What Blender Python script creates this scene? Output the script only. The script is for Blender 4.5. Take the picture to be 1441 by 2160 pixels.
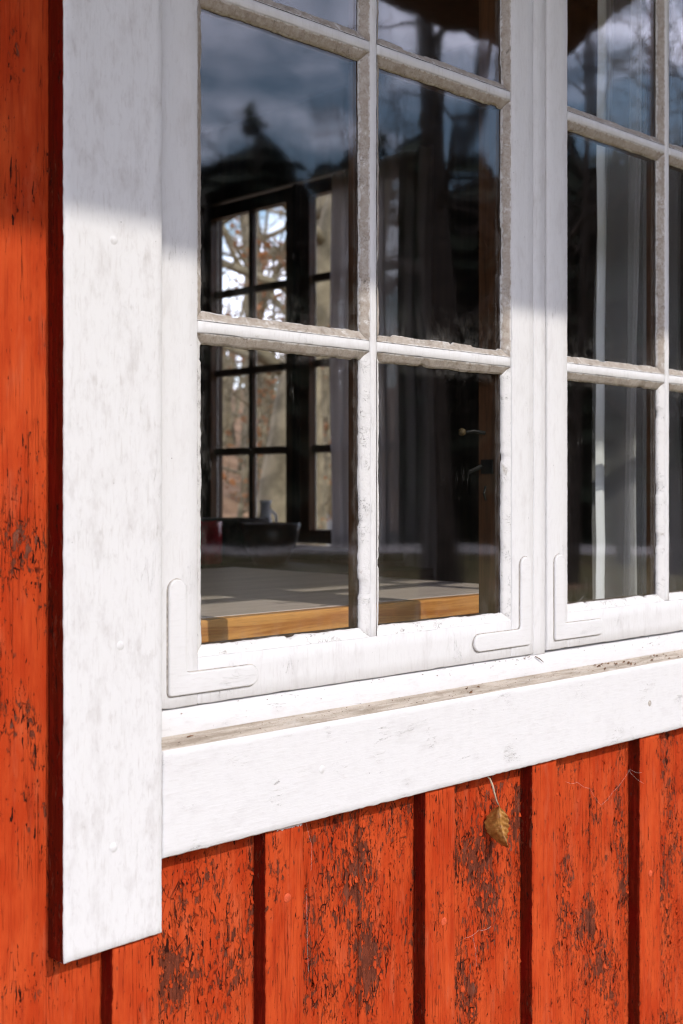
import bpy, bmesh, math, random
from mathutils import Vector, Matrix, noise as mn
from math import sin, cos, tan, pi, radians, sqrt, exp

for o in list(bpy.data.objects):
    bpy.data.objects.remove(o)
SC = bpy.context.scene
COL = SC.collection
EYE = 1.5                                   # camera height above the ground

# ------------------------------------------------------------------ camera
cam_d = bpy.data.cameras.new('camera')
cam = bpy.data.objects.new('camera', cam_d); COL.objects.link(cam)
cam.location = (0.0, -0.8458, EYE)
cam.rotation_euler = (radians(90), 0, radians(-44.3))
cam_d.sensor_fit = 'VERTICAL'; cam_d.sensor_height = 36.0; cam_d.sensor_width = 24.0
cam_d.lens = 44.04
cam_d.shift_y = -0.02176
cam_d.clip_start = 0.02; cam_d.clip_end = 2000
cam_d.dof.use_dof = True
cam_d.dof.focus_distance = 1.25
cam_d.dof.aperture_fstop = 9.5
SC.camera = cam

# ------------------------------------------------------------------ sky, sun, exposure
SUN_EL, SUN_AZ = radians(36.1), radians(4.0)     # azimuth from -Y towards +X
world = bpy.data.worlds.new('World'); SC.world = world
world.use_nodes = True
wt = world.node_tree
for n in list(wt.nodes): wt.nodes.remove(n)
w_out = wt.nodes.new('ShaderNodeOutputWorld')
w_bg = wt.nodes.new('ShaderNodeBackground'); w_bg.inputs['Strength'].default_value = 0.15
w_sky = wt.nodes.new('ShaderNodeTexSky'); w_sky.sky_type = 'NISHITA'
w_sky.sun_disc = False; w_sky.sun_elevation = SUN_EL; w_sky.sun_rotation = pi - SUN_AZ
w_sky.air_density = 1.0; w_sky.dust_density = 0.3; w_sky.ozone_density = 1.6
w_tc = wt.nodes.new('ShaderNodeTexCoord')
w_sep = wt.nodes.new('ShaderNodeSeparateXYZ'); wt.links.new(w_tc.outputs['Generated'], w_sep.inputs[0])
w_abs = wt.nodes.new('ShaderNodeMath'); w_abs.operation = 'ABSOLUTE'; wt.links.new(w_sep.outputs['Z'], w_abs.inputs[0])
w_add = wt.nodes.new('ShaderNodeMath'); w_add.operation = 'ADD'; w_add.inputs[1].default_value = 0.22
wt.links.new(w_abs.outputs[0], w_add.inputs[0])
w_dx = wt.nodes.new('ShaderNodeMath'); w_dx.operation = 'DIVIDE'
w_dy = wt.nodes.new('ShaderNodeMath'); w_dy.operation = 'DIVIDE'
wt.links.new(w_sep.outputs['X'], w_dx.inputs[0]); wt.links.new(w_add.outputs[0], w_dx.inputs[1])
wt.links.new(w_sep.outputs['Y'], w_dy.inputs[0]); wt.links.new(w_add.outputs[0], w_dy.inputs[1])
w_cmb = wt.nodes.new('ShaderNodeCombineXYZ')
wt.links.new(w_dx.outputs[0], w_cmb.inputs[0]); wt.links.new(w_dy.outputs[0], w_cmb.inputs[1])
w_cmb.inputs[2].default_value = 3.7
w_noi = wt.nodes.new('ShaderNodeTexNoise'); w_noi.inputs['Scale'].default_value = 1.5
w_noi.inputs['Detail'].default_value = 7; w_noi.inputs['Roughness'].default_value = 0.58
w_noi.inputs['Distortion'].default_value = 0.5
wt.links.new(w_cmb.outputs[0], w_noi.inputs['Vector'])
w_rmp = wt.nodes.new('ShaderNodeMapRange'); w_rmp.interpolation_type = 'SMOOTHSTEP'
w_rmp.inputs['From Min'].default_value = 0.42; w_rmp.inputs['From Max'].default_value = 0.63
w_rmp.inputs['To Min'].default_value = 0.0; w_rmp.inputs['To Max'].default_value = 0.72
wt.links.new(w_noi.outputs['Fac'], w_rmp.inputs['Value'])
w_mix = wt.nodes.new('ShaderNodeMix'); w_mix.data_type = 'RGBA'
wt.links.new(w_rmp.outputs[0], w_mix.inputs['Factor'])
wt.links.new(w_sky.outputs[0], w_mix.inputs['A'])
w_mix.inputs['B'].default_value = (34.0, 33.0, 41.0, 1)
wt.links.new(w_mix.outputs['Result'], w_bg.inputs['Color'])
wt.links.new(w_bg.outputs[0], w_out.inputs['Surface'])

sun_d = bpy.data.lights.new('sun', 'SUN'); sun_d.energy = 2.2; sun_d.angle = radians(0.53)
sun_d.color = (1.0, 0.95, 0.87)
sun = bpy.data.objects.new('sun', sun_d); COL.objects.link(sun)
trav = Vector((-sin(SUN_AZ)*cos(SUN_EL), cos(SUN_AZ)*cos(SUN_EL), -sin(SUN_EL)))
sun.rotation_euler = trav.to_track_quat('-Z', 'Y').to_euler()
sun.location = (2, -20, 14)

SC.view_settings.view_transform = 'Standard'
SC.view_settings.look = 'None'
SC.view_settings.exposure = 0.36
SC.view_settings.gamma = 1.0
SC.view_settings.use_curve_mapping = False
SC.render.engine = 'CYCLES'
cy = SC.cycles
cy.use_denoising = True; cy.filter_width = 1.15
cy.max_bounces = 10; cy.diffuse_bounces = 5; cy.glossy_bounces = 5
cy.transparent_max_bounces = 24; cy.transmission_bounces = 6
cy.sample_clamp_indirect = 8.0
cy.caustics_reflective = False; cy.caustics_refractive = False
cy.use_adaptive_sampling = True; cy.adaptive_threshold = 0.008

RNG = random.Random(7)

# ================================================================== helpers
def pn(x, y, z=0.0):
    return mn.noise(Vector((x, y, z)))

def link(name, me, parent=None, loc=None):
    o = bpy.data.objects.new(name, me); COL.objects.link(o)
    if parent is not None: o.parent = parent
    if loc is not None: o.location = loc
    return o

def empty(name, loc=(0, 0, 0), parent=None, rz=0.0):
    o = bpy.data.objects.new(name, None); COL.objects.link(o)
    o.empty_display_size = 0.1
    o.location = loc; o.rotation_euler = (0, 0, rz)
    if parent is not None: o.parent = parent
    return o

def tag(o, label, cat=None, group=None, kind=None):
    if label: o['label'] = label
    if cat: o['category'] = cat
    if group: o['group'] = group
    if kind: o['kind'] = kind
    return o

class MB:
    """collects vertices and faces of one mesh"""
    def __init__(s):
        s.v = []; s.f = []; s.m = []; s.att = {}
    def vert(s, x, y, z, **a):
        s.v.append((x, y, z))
        for k, val in a.items(): s.att.setdefault(k, {})[len(s.v)-1] = val
        return len(s.v)-1
    def face(s, idx, mat=0):
        s.f.append(tuple(idx)); s.m.append(mat)
    def box(s, x0, x1, y0, y1, z0, z1, mat=0):
        b = len(s.v)
        for z in (z0, z1):
            for (x, y) in ((x0, y0), (x1, y0), (x1, y1), (x0, y1)): s.v.append((x, y, z))
        for q in ((0, 3, 2, 1), (4, 5, 6, 7), (0, 1, 5, 4), (1, 2, 6, 5), (2, 3, 7, 6), (3, 0, 4, 7)):
            s.face([b+i for i in q], mat)
    def tube(s, pts, rads, sides=6, mat=0, cap=True):
        rings = []
        for i, p in enumerate(pts):
            p = Vector(p)
            a = Vector(pts[max(0, i-1)]); b = Vector(pts[min(len(pts)-1, i+1)])
            d = (b-a)
            d = d.normalized() if d.length > 1e-9 else Vector((0, 0, 1))
            u = d.cross(Vector((0.31, 0.12, 0.94)))
            if u.length < 1e-3: u = d.cross(Vector((1, 0, 0)))
            u.normalize(); w = d.cross(u)
            ring = []
            for k in range(sides):
                t = 2*pi*k/sides
                q = p + (u*cos(t) + w*sin(t))*rads[i]
                s.v.append(tuple(q)); ring.append(len(s.v)-1)
            rings.append(ring)
        for i in range(len(rings)-1):
            for k in range(sides):
                s.face((rings[i][k], rings[i][(k+1) % sides], rings[i+1][(k+1) % sides], rings[i+1][k]), mat)
        if cap:
            s.face(list(reversed(rings[0])), mat); s.face(rings[-1], mat)
    def lathe(s, prof, cx=0, cy=0, cz=0, n=20, mat=0):
        rings = []
        for (r, z) in prof:
            ring = []
            for k in range(n):
                t = 2*pi*k/n
                s.v.append((cx+r*cos(t), cy+r*sin(t), cz+z)); ring.append(len(s.v)-1)
            rings.append(ring)
        for i in range(len(rings)-1):
            for k in range(n):
                s.face((rings[i][k], rings[i][(k+1) % n], rings[i+1][(k+1) % n], rings[i+1][k]), mat)
        s.face(list(reversed(rings[0])), mat); s.face(rings[-1], mat)
    def mesh(s, name, mats, smooth=False):
        me = bpy.data.meshes.new(name)
        me.from_pydata(s.v, [], s.f)
        for m in mats: me.materials.append(m)
        me.polygons.foreach_set('material_index', s.m)
        if smooth: me.polygons.foreach_set('use_smooth', [True]*len(s.f))
        for k, d in s.att.items():
            a = me.attributes.new(k, 'FLOAT', 'POINT')
            a.data.foreach_set('value', [d.get(i, 0.0) for i in range(len(s.v))])
        me.update()
        return me
    def build(s, name, mats, parent=None, smooth=False, loc=None):
        if not isinstance(mats, (list, tuple)): mats = [mats]
        return link(name, s.mesh(name, mats, smooth), parent, loc)

def frange(a, b, step):
    n = max(1, int(round((b-a)/step)))
    return [a + (b-a)*i/n for i in range(n+1)]

def plank(mb, x0, x1, y0, y1, z0, z1, step=0.02, bev=0.0012, jit=0.0, rough=0.0, wear=None,
          mats=(0, 0, 0, 0, 0), dtop=0.0, zbl=0.0, seed=0.0, side_rough=0.0, sk=2):
    """board with its dense front at y0 (facing -Y); mats: front, left, right, top, bottom.
    dtop: the top slopes down towards the front by this much; zbl: bottom-left corner lower."""
    xs = [x0, x0+bev] + frange(x0+bev, x1-bev, step)[1:-1] + [x1-bev, x1]
    zs = [z0, z0+bev] + frange(z0+bev, z1-bev, step)[1:-1] + [z1-bev, z1]
    nx, nz = len(xs), len(zs)
    base = len(mb.v)
    for j, z in enumerate(zs):
        for i, x in enumerate(xs):
            xx, zz, yy = x, z, y0
            if i in (0, nx-1) or j in (0, nz-1): yy += bev
            if i <= 1:      xx += jit*pn(z*150, seed+1.3) + 0.6*jit*pn(z*420, seed+7.7)
            if i >= nx-2:   xx += jit*pn(z*150, seed+5.1) + 0.6*jit*pn(z*420, seed+2.7)
            if j <= 1:
                zz += jit*pn(x*120, seed+9.3) + 0.8*jit*pn(x*400, seed+4.4) + zbl*(x-x0)/(x1-x0)
            if j >= nz-2 and not dtop: zz += jit*pn(x*120, seed+3.9)
            yy += rough*(pn(x*60, z*14, seed) + 0.5*pn(x*240, z*60, seed+3))
            kw = {'wear': wear(x, z)} if wear else {}
            mb.vert(xx, yy, zz, **kw)
    def id(i, j): return base + j*nx + i
    for j in range(nz-1):
        for i in range(nx-1):
            mb.face((id(i, j), id(i+1, j), id(i+1, j+1), id(i, j+1)), mats[0])
    ks = [k/sk for k in range(1, sk+1)]
    def strip(ids, fn, mat, flip):
        prev = ids
        for t in ks:
            cur = []
            for n_, i_ in enumerate(ids):
                x, y, z = mb.v[i_]
                cur.append(mb.vert(*fn(x, y, z, t)))
            for a in range(len(ids)-1):
                q = (prev[a], prev[a+1], cur[a+1], cur[a])
                mb.face(q if not flip else tuple(reversed(q)), mat)
            prev = cur
    dy = lambda y, t: y + (y1-y)*t
    def sr(z, t):
        return side_rough*(pn(z*230, t*5, seed) + 0.7*pn(z*600, t*9, seed+2))*(1 if t < 0.99 else 0)
    strip([id(0, j) for j in range(nz)], lambda x, y, z, t: (x+sr(z, t), dy(y, t), z), mats[1], False)
    strip([id(nx-1, j) for j in range(nz)], lambda x, y, z, t: (x, dy(y, t), z), mats[2], True)
    strip([id(i, nz-1) for i in range(nx)], lambda x, y, z, t: (x, dy(y, t), z + dtop*t), mats[3], False)
    strip([id(i, 0) for i in range(nx)], lambda x, y, z, t: (x, dy(y, t), z), mats[4], True)
    # back
    c = [mb.vert(x0, y1, z0), mb.vert(x1, y1, z0), mb.vert(x1, y1, z1+dtop), mb.vert(x0, y1, z1+dtop)]
    mb.face((c[0], c[3], c[2], c[1]), mats[1])

# ================================================================== materials
class NT:
    def __init__(s, name):
        s.mat = bpy.data.materials.new(name); s.mat.use_nodes = True
        s.t = s.mat.node_tree
        for n in list(s.t.nodes): s.t.nodes.remove(n)
        s.out = s.t.nodes.new('ShaderNodeOutputMaterial')
    def node(s, typ, **kw):
        n = s.t.nodes.new('ShaderNode'+typ)
        for k, v in kw.items(): setattr(n, k, v)
        return n
    def set(s, sock, v):
        if hasattr(v, 'is_linked') or isinstance(v, bpy.types.NodeSocket): s.t.links.new(v, sock)
        elif isinstance(v, (tuple, list)) and len(v) == 3 and sock.type == 'RGBA': sock.default_value = (*v, 1)
        else: sock.default_value = v
    def co(s, scale=(1, 1, 1), rot=(0, 0, 0)):
        tc = s.node('TexCoord'); mp = s.node('Mapping')
        src = tc.outputs['Object']
        if getattr(s, 'vary', False):                     # each object gets its own stretch of the pattern
            oi = s.node('ObjectInfo'); vm = s.node('VectorMath', operation='ADD'); sc_ = s.m('MULTIPLY', oi.outputs['Random'], 7.31)
            s.t.links.new(src, vm.inputs[0]); s.t.links.new(sc_, vm.inputs[1]); src = vm.outputs[0]
        s.t.links.new(src, mp.inputs['Vector'])
        mp.inputs['Scale'].default_value = scale; mp.inputs['Rotation'].default_value = rot
        return mp.outputs[0]
    def noise(s, vec, scale, detail=3, rough=0.55, dist=0.0):
        n = s.node('TexNoise')
        s.set(n.inputs['Vector'], vec); s.set(n.inputs['Scale'], scale)
        s.set(n.inputs['Detail'], detail); s.set(n.inputs['Roughness'], rough); s.set(n.inputs['Distortion'], dist)
        return n.outputs['Fac']
    def voro(s, vec, scale, feature='F1', rand=1.0):
        n = s.node('TexVoronoi', feature=feature)
        s.set(n.inputs['Vector'], vec); s.set(n.inputs['Scale'], scale); s.set(n.inputs['Randomness'], rand)
        return n.outputs['Distance']
    def ramp(s, v, a, b, lo=0.0, hi=1.0, smooth=True):
        n = s.node('MapRange', interpolation_type='SMOOTHSTEP' if smooth else 'LINEAR')
        s.set(n.inputs['Value'], v); s.set(n.inputs['From Min'], a); s.set(n.inputs['From Max'], b)
        s.set(n.inputs['To Min'], lo); s.set(n.inputs['To Max'], hi)
        return n.outputs[0]
    def m(s, op, a, b=0.0, c=None):
        n = s.node('Math', operation=op)
        s.set(n.inputs[0], a); s.set(n.inputs[1], b)
        if c is not None: s.set(n.inputs[2], c)
        return n.outputs[0]
    def mix(s, f, a, b, mode='MIX'):
        n = s.node('Mix', data_type='RGBA', blend_type=mode)
        s.set(n.inputs['Factor'], f); s.set(n.inputs['A'], a); s.set(n.inputs['B'], b)
        return n.outputs['Result']
    def bump(s, h, dist=0.001, strength=1.0, normal=None):
        n = s.node('Bump'); s.set(n.inputs['Height'], h)
        n.inputs['Distance'].default_value = dist; n.inputs['Strength'].default_value = strength
        if normal is not None: s.set(n.inputs['Normal'], normal)
        return n.outputs[0]
    def attr(s, name):
        n = s.node('Attribute', attribute_name=name); return n.outputs['Fac']
    def bsdf(s, color, rough=0.6, normal=None, spec=0.5, metal=0.0, **kw):
        p = s.node('BsdfPrincipled')
        s.set(p.inputs['Base Color'], color); s.set(p.inputs['Roughness'], rough)
        s.set(p.inputs['Specular IOR Level'], spec); s.set(p.inputs['Metallic'], metal)
        if normal is not None: s.set(p.inputs['Normal'], normal)
        for k, v in kw.items(): s.set(p.inputs[k.replace('_', ' ')], v)
        return p.outputs[0]
    def done(s, sh):
        s.t.links.new(sh, s.out.inputs['Surface']); return s.mat

def mat_white(name, along='z', dirt=0.3, cracks=0.25):
    n = NT(name)
    g = (1, 1, 0.10) if along == 'z' else (0.10, 1, 1)
    soft = (1, 1, 0.45) if along == 'z' else (0.45, 1, 1)
    c1 = n.noise(n.co(soft), 55, 5, 0.62)
    c2 = n.noise(n.co(soft), 190, 4, 0.65, 0.4)
    big = n.noise(n.co((1, 1, 1)), 9, 3, 0.5)
    d = n.m('MULTIPLY', n.ramp(c1, 0.47, 0.72), n.ramp(big, 0.35, 0.65, 0.35, 1.0))
    d = n.m('ADD', n.m('MULTIPLY', d, 0.75), n.m('MULTIPLY', n.ramp(c2, 0.5, 0.75), 0.4))
    col = n.mix(n.m('MULTIPLY', d, dirt), (0.672, 0.66, 0.645), (0.35, 0.31, 0.285))
    # fine brush streaks along the grain
    st = n.noise(n.co(g), 420, 3, 0.6)
    col = n.mix(n.ramp(st, 0.54, 0.72, 0, 0.34*(0.4+dirt)), col, (0.47, 0.43, 0.40))
    # hairline cracks in the paint
    ck = n.noise(n.co((1, 1, 0.14) if along == 'z' else (0.14, 1, 1)), 120, 4, 0.7, 0.8)
    ckl = n.ramp(n.m('ABSOLUTE', n.m('SUBTRACT', ck, 0.5)), 0.0, 0.007, 1, 0)
    ckm = n.m('MULTIPLY', ckl, n.ramp(n.noise(n.co(), 22, 3), 0.55, 0.68))
    col = n.mix(n.m('MULTIPLY', ckm, cracks), col, (0.16, 0.13, 0.11))
    # fly specks and grime dots
    sp = n.voro(n.co(), 75)
    spm = n.ramp(sp, 0.028, 0.05, 1, 0)
    spm = n.m('MULTIPLY', spm, n.ramp(n.noise(n.co(), 40, 2), 0.52, 0.6))
    col = n.mix(n.m('MULTIPLY', spm, 0.7), col, (0.10, 0.075, 0.06))
    h = n.m('ADD', n.m('MULTIPLY', st, 0.45), n.m('MULTIPLY', c2, 0.5))
    h = n.m('SUBTRACT', h, n.m('MULTIPLY', ckm, 0.8))
    nm = n.bump(h, 0.0009, 0.6)
    return n.done(n.bsdf(col, n.ramp(c1, 0.3, 0.7, 0.42, 0.62), nm, 0.35))

def mat_red(name, extra=0.0, side=False):
    n = NT(name)
    K = 0.24 if side else 1.0        # shade on the sunless side faces, put into their red
    wear = n.m('ADD', n.attr('wear'), extra)
    patch = n.noise(n.co((1, 1, 0.5)), 26, 3, 0.55)
    w = n.m('ADD', wear, n.ramp(patch, 0.42, 0.72, -0.06, 0.34))
    wc = n.node('Clamp'); n.set(wc.inputs[0], w); w = wc.outputs[0]
    # base paint, slightly streaked and faded
    stk = n.noise(n.co((1, 1, 0.05)), 260, 3, 0.6)
    fade = n.noise(n.co((1, 1, 0.4)), 34, 4, 0.6)
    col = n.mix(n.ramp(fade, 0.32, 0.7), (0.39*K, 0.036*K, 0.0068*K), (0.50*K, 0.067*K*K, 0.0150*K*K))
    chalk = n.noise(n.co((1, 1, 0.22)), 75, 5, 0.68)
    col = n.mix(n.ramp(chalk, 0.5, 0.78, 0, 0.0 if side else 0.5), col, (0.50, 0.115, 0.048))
    col = n.mix(n.ramp(stk, 0.48, 0.75, 0, 0.5), col, (0.25, 0.020, 0.006))
    # flaked-off areas
    fl = n.noise(n.co((1, 1, 0.36)), 210, 5, 0.62, 0.5)
    thr = n.m('SUBTRACT', 0.735, n.m('MULTIPLY', w, 0.30))
    dlt = n.m('SUBTRACT', fl, thr)
    bare = n.ramp(dlt, -0.004, 0.012)
    pt = n.noise(n.co((1, 1, 0.45)), 95, 5, 0.62, 0.4)
    pdl = n.m('SUBTRACT', n.m('ADD', n.m('MULTIPLY', w, 0.55), pt), 0.98)
    bare = n.m('MAXIMUM', bare, n.ramp(pdl, 0.0, 0.015))
    rim = n.m('MULTIPLY', n.ramp(dlt, -0.035, -0.004), n.ramp(dlt, 0.0, 0.02, 1, 0))
    grain = n.noise(n.co((1, 1, 0.04)), 330, 4, 0.65)
    wood = n.mix(n.ramp(grain, 0.35, 0.7), (0.175, 0.042, 0.021), (0.095, 0.023, 0.012))
    wood = n.mix(n.ramp(n.noise(n.co((1, 1, .3)), 90, 3), 0.55, 0.72, 0, 0.45), wood, (0.21, 0.10, 0.068))
    col = n.mix(bare, col, wood)
    col = n.mix(n.m('MULTIPLY', rim, n.m('MULTIPLY', w, 0.55)), col, (0.60, 0.12, 0.045))
    # open cracks between curling flakes
    ck = n.noise(n.co((1, 1, 0.20)), 250, 4, 0.6, 1.1)
    ckt = n.m('SUBTRACT', 0.685, n.m('MULTIPLY', w, 0.15))
    ckm = n.ramp(n.m('SUBTRACT', ck, ckt), 0.0, 0.018)
    vo = n.voro(n.co((1, 1, 0.42)), 120, 'DISTANCE_TO_EDGE')
    vom = n.m('MULTIPLY', n.ramp(vo, 0.015, 0.055, 1, 0), n.ramp(w, 0.30, 0.62))
    vom = n.m('MULTIPLY', vom, n.ramp(n.noise(n.co((1, 1, .5)), 120, 3), 0.46, 0.58))
    sm = n.noise(n.co((1, 1, 0.30)), 430, 2, 0.6, 0.6)
    smm = n.ramp(n.m('SUBTRACT', sm, n.m('SUBTRACT', 0.69, n.m('MULTIPLY', w, 0.10))), 0.0, 0.025)
    smm = n.m('MULTIPLY', smm, n.ramp(w, 0.05, 0.3))
    ckm = n.m('MAXIMUM', ckm, n.m('MULTIPLY', smm, 0.9))
    fine = n.noise(n.co((1, 1, 0.025)), 300, 2, 0.5)
    fm = n.m('MULTIPLY', n.ramp(n.m('ABSOLUTE', n.m('SUBTRACT', fine, 0.5)), 0.0, 0.012, 1, 0),
             n.ramp(n.noise(n.co((1, 1, 0.3)), 48, 3), 0.42, 0.58, 0.1, 1.0))
    dark = n.m('MAXIMUM', ckm, n.m('MAXIMUM', vom, n.m('MULTIPLY', fm, 0.8)))
    dark = n.m('MULTIPLY', dark, n.ramp(bare, 0.0, 1.0, 1.0, 0.35))
    # mould dots
    dots = n.voro(n.co((1, 1, 0.6)), 95)
    dm = n.m('MULTIPLY', n.ramp(dots, 0.09, 0.17, 1, 0), n.ramp(n.noise(n.co(), 30, 3), 0.5, 0.62))
    col = n.mix(n.m('MULTIPLY', dm, 0.75), col, (0.085, 0.030, 0.018))
    col = n.mix(dark, col, (0.030, 0.007, 0.004))
    h = n.m('SUBTRACT', n.m('SUBTRACT', 1.0, n.m('MULTIPLY', bare, 0.8)), n.m('MULTIPLY', dark, 0.9))
    h = n.m('ADD', h, n.m('MULTIPLY', rim, 0.6))
    h = n.m('ADD', h, n.m('MULTIPLY', n.noise(n.co((1, 1, 0.3)), 240, 3), n.m('ADD', 0.18, n.m('MULTIPLY', w, 0.9))))
    h = n.m('ADD', h, n.m('MULTIPLY', grain, 0.22))
    nm = n.bump(h, 0.0011, 0.8)
    return n.done(n.bsdf(col, 0.8, nm, 0.07))

def mat_wood(name, c1, c2, scale=70, rough=0.45, axis='x', spec=0.4, contrast=(0.35, 0.68)):
    n = NT(name)
    sc = {'x': (0.06, 1, 1), 'y': (1, 0.06, 1), 'z': (1, 1, 0.06)}[axis]
    g = n.noise(n.co(sc), scale, 5, 0.62, 0.6)
    g2 = n.noise(n.co(sc), scale*5, 3, 0.6)
    col = n.mix(n.ramp(g, *contrast), c1, c2)
    col = n.mix(n.ramp(g2, 0.5, 0.75, 0, 0.45), col, tuple(c*0.45 for c in c2))
    nm = n.bump(n.m('ADD', g, n.m('MULTIPLY', g2, 0.5)), 0.0005, 0.4)
    return n.done(n.bsdf(col, rough, nm, spec))

def mat_simple(name, col, rough=0.6, spec=0.4, metal=0.0, vscale=40, var=0.25, bump=0.0):
    n = NT(name)
    v = n.noise(n.co(), vscale, 4, 0.6)
    c = n.mix(n.ramp(v, 0.3, 0.7), tuple(x*(1-var) for x in col), tuple(min(1, x*(1+var)) for x in col))
    nm = n.bump(v, bump, 0.6) if bump else None
    return n.done(n.bsdf(c, rough, nm, spec, metal))

def mat_putty(name, paint):
    n = NT(name); n.vary = True
    a = n.noise(n.co(), 150, 5, 0.66)
    b = n.noise(n.co(), 520, 4, 0.65)
    col = n.mix(n.ramp(a, 0.36, 0.66), (0.45, 0.40, 0.345), (0.36, 0.305, 0.25))
    col = n.mix(n.ramp(b, 0.52, 0.7, 0, 0.45), col, (0.17, 0.135, 0.105))
    pm = n.ramp(n.noise(n.co(), 70, 6, 0.68, 0.3), 0.72-paint, 0.92-paint)
    col = n.mix(n.m('MULTIPLY', pm, 0.92), col, (0.74, 0.725, 0.70))
    lipm = n.ramp(n.m('MULTIPLY', n.attr('lip'), n.ramp(n.noise(n.co(), 210, 4, 0.6), 0.35, 0.6, 0.4, 1.0)), 0.25, 0.6)
    col = n.mix(n.m('MULTIPLY', lipm, 0.85), col, (0.66, 0.64, 0.615))
    ck = n.noise(n.co(), 85, 4, 0.65, 1.2)
    ckm = n.m('MULTIPLY', n.ramp(n.m('ABSOLUTE', n.m('SUBTRACT', ck, 0.5)), 0.0, 0.011, 1, 0), n.ramp(n.noise(n.co(), 60, 2), 0.48, 0.60))
    col = n.mix(n.m('MULTIPLY', ckm, 0.8), col, (0.09, 0.07, 0.06))
    h = n.m('ADD', n.m('MULTIPLY', a, 1.0), n.m('MULTIPLY', b, 0.6))
    h = n.m('SUBTRACT', n.m('ADD', h, n.m('MULTIPLY', pm, 0.35)), n.m('MULTIPLY', ckm, 0.6))
    return n.done(n.bsdf(col, 0.8, n.bump(h, 0.0009, 0.7), 0.2))

def mat_glass(name, dust=1.0):
    n = NT(name); n.vary = True
    wv = n.noise(n.co((1, 1, 0.22)), 11, 1, 0.4, 0.3)
    wv2 = n.noise(n.co((1, 1, 0.20)), 60, 2, 0.5)
    h = n.m('ADD', wv, n.m('MULTIPLY', wv2, 0.0))
    nm = n.bump(h, 0.00045, 1.0)
    lw = n.node('LayerWeight'); lw.inputs['Blend'].default_value = 0.5
    f5 = n.m('POWER', lw.outputs['Facing'], 3.95)
    R = n.m('ADD', 0.043, n.m('MULTIPLY', f5, 0.957))
    tr = n.node('BsdfTransparent'); tr.inputs['Color'].default_value = (0.965, 0.975, 0.965, 1)
    gl = n.node('BsdfGlossy'); gl.inputs['Roughness'].default_value = 0.032
    gl.inputs['Color'].default_value = (1, 1, 1, 1)
    n.set(gl.inputs['Normal'], nm)
    mx = n.node('MixShader'); n.set(mx.inputs[0], R)
    n.t.links.new(tr.outputs[0], mx.inputs[1]); n.t.links.new(gl.outputs[0], mx.inputs[2])
    # dust, rain streaks and specks on the pane
    sp = n.voro(n.co(), 210)
    spm = n.m('MULTIPLY', n.ramp(sp, 0.04, 0.10, 1, 0), n.ramp(n.noise(n.co(), 60, 3), 0.50, 0.66))
    sm = n.ramp(n.noise(n.co(), 900, 2, 0.6), 0.70, 0.80)
    st = n.ramp(n.noise(n.co((1, 1, 0.03)), 260, 3, 0.6), 0.45, 0.75)
    hz = n.ramp(n.noise(n.co(), 14, 3), 0.35, 0.7, 0.3, 1.0)
    d = n.m('MULTIPLY', hz, n.m('ADD', 0.0008, n.m('MULTIPLY', st, 0.0035)))
    d = n.m('ADD', d, n.m('ADD', n.m('MULTIPLY', spm, 0.30), n.m('MULTIPLY', sm, 0.07)))
    n.vary = False
    sx = n.node('SeparateXYZ'); n.set(sx.inputs[0], n.co()); n.vary = True
    ex = n.ramp(n.m('ABSOLUTE', sx.outputs['X']), 0.086, 0.101); ez = n.ramp(n.m('ABSOLUTE', sx.outputs['Z']), 0.120, 0.138)
    eb = n.ramp(sx.outputs['Z'], -0.134, -0.085, 1, 0)
    edge = n.m('MAXIMUM', n.m('MAXIMUM', ex, ez), n.m('MULTIPLY', eb, 0.35))
    edge = n.m('MULTIPLY', edge, n.ramp(n.noise(n.co((1, 1, 0.6)), 95, 5, 0.7), 0.42, 0.72))
    d = n.m('ADD', d, n.m('MULTIPLY', edge, 0.085))
    scr = n.noise(n.co((1, 1, 0.12), (0, 0.5, 0)), 70, 3, 0.6, 0.6)
    scm = n.m('MULTIPLY', n.ramp(n.m('ABSOLUTE', n.m('SUBTRACT', scr, 0.5)), 0.0, 0.004, 1, 0), n.ramp(n.noise(n.co(), 16, 3), 0.58, 0.68))
    d = n.m('ADD', d, n.m('MULTIPLY', scm, 0.07))
    d = n.m('MULTIPLY', d, dust)
    df = n.node('BsdfDiffuse'); df.inputs['Color'].default_value = (0.62, 0.58, 0.53, 1)
    mx2 = n.node('MixShader'); n.set(mx2.inputs[0], d)
    n.t.links.new(mx.outputs[0], mx2.inputs[1]); n.t.links.new(df.outputs[0], mx2.inputs[2])
    return n.done(mx2.outputs[0])

def mat_cloth(name, col, alpha, trans=0.5):
    n = NT(name)
    v = n.noise(n.co((1, 1, 0.2)), 60, 3)
    df = n.node('BsdfDiffuse'); n.set(df.inputs['Color'], n.mix(v, tuple(c*0.9 for c in col), col))
    tl = n.node('BsdfTranslucent'); n.set(tl.inputs['Color'], col)
    m1 = n.node('MixShader'); m1.inputs[0].default_value = trans
    n.t.links.new(df.outputs[0], m1.inputs[1]); n.t.links.new(tl.outputs[0], m1.inputs[2])
    tr = n.node('BsdfTransparent')
    m2 = n.node('MixShader')
    if alpha < 0.9:                                   # voile looks denser where it turns away
        lw = n.node('LayerWeight'); lw.inputs['Blend'].default_value = 0.5
        n.set(m2.inputs[0], n.m('ADD', alpha*0.75, n.m('MULTIPLY', n.m('POWER', lw.outputs['Facing'], 1.6), 0.6)))
    else: m2.inputs[0].default_value = alpha
    n.t.links.new(tr.outputs[0], m2.inputs[1]); n.t.links.new(m1.outputs[0], m2.inputs[2])
    return n.done(m2.outputs[0])

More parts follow.
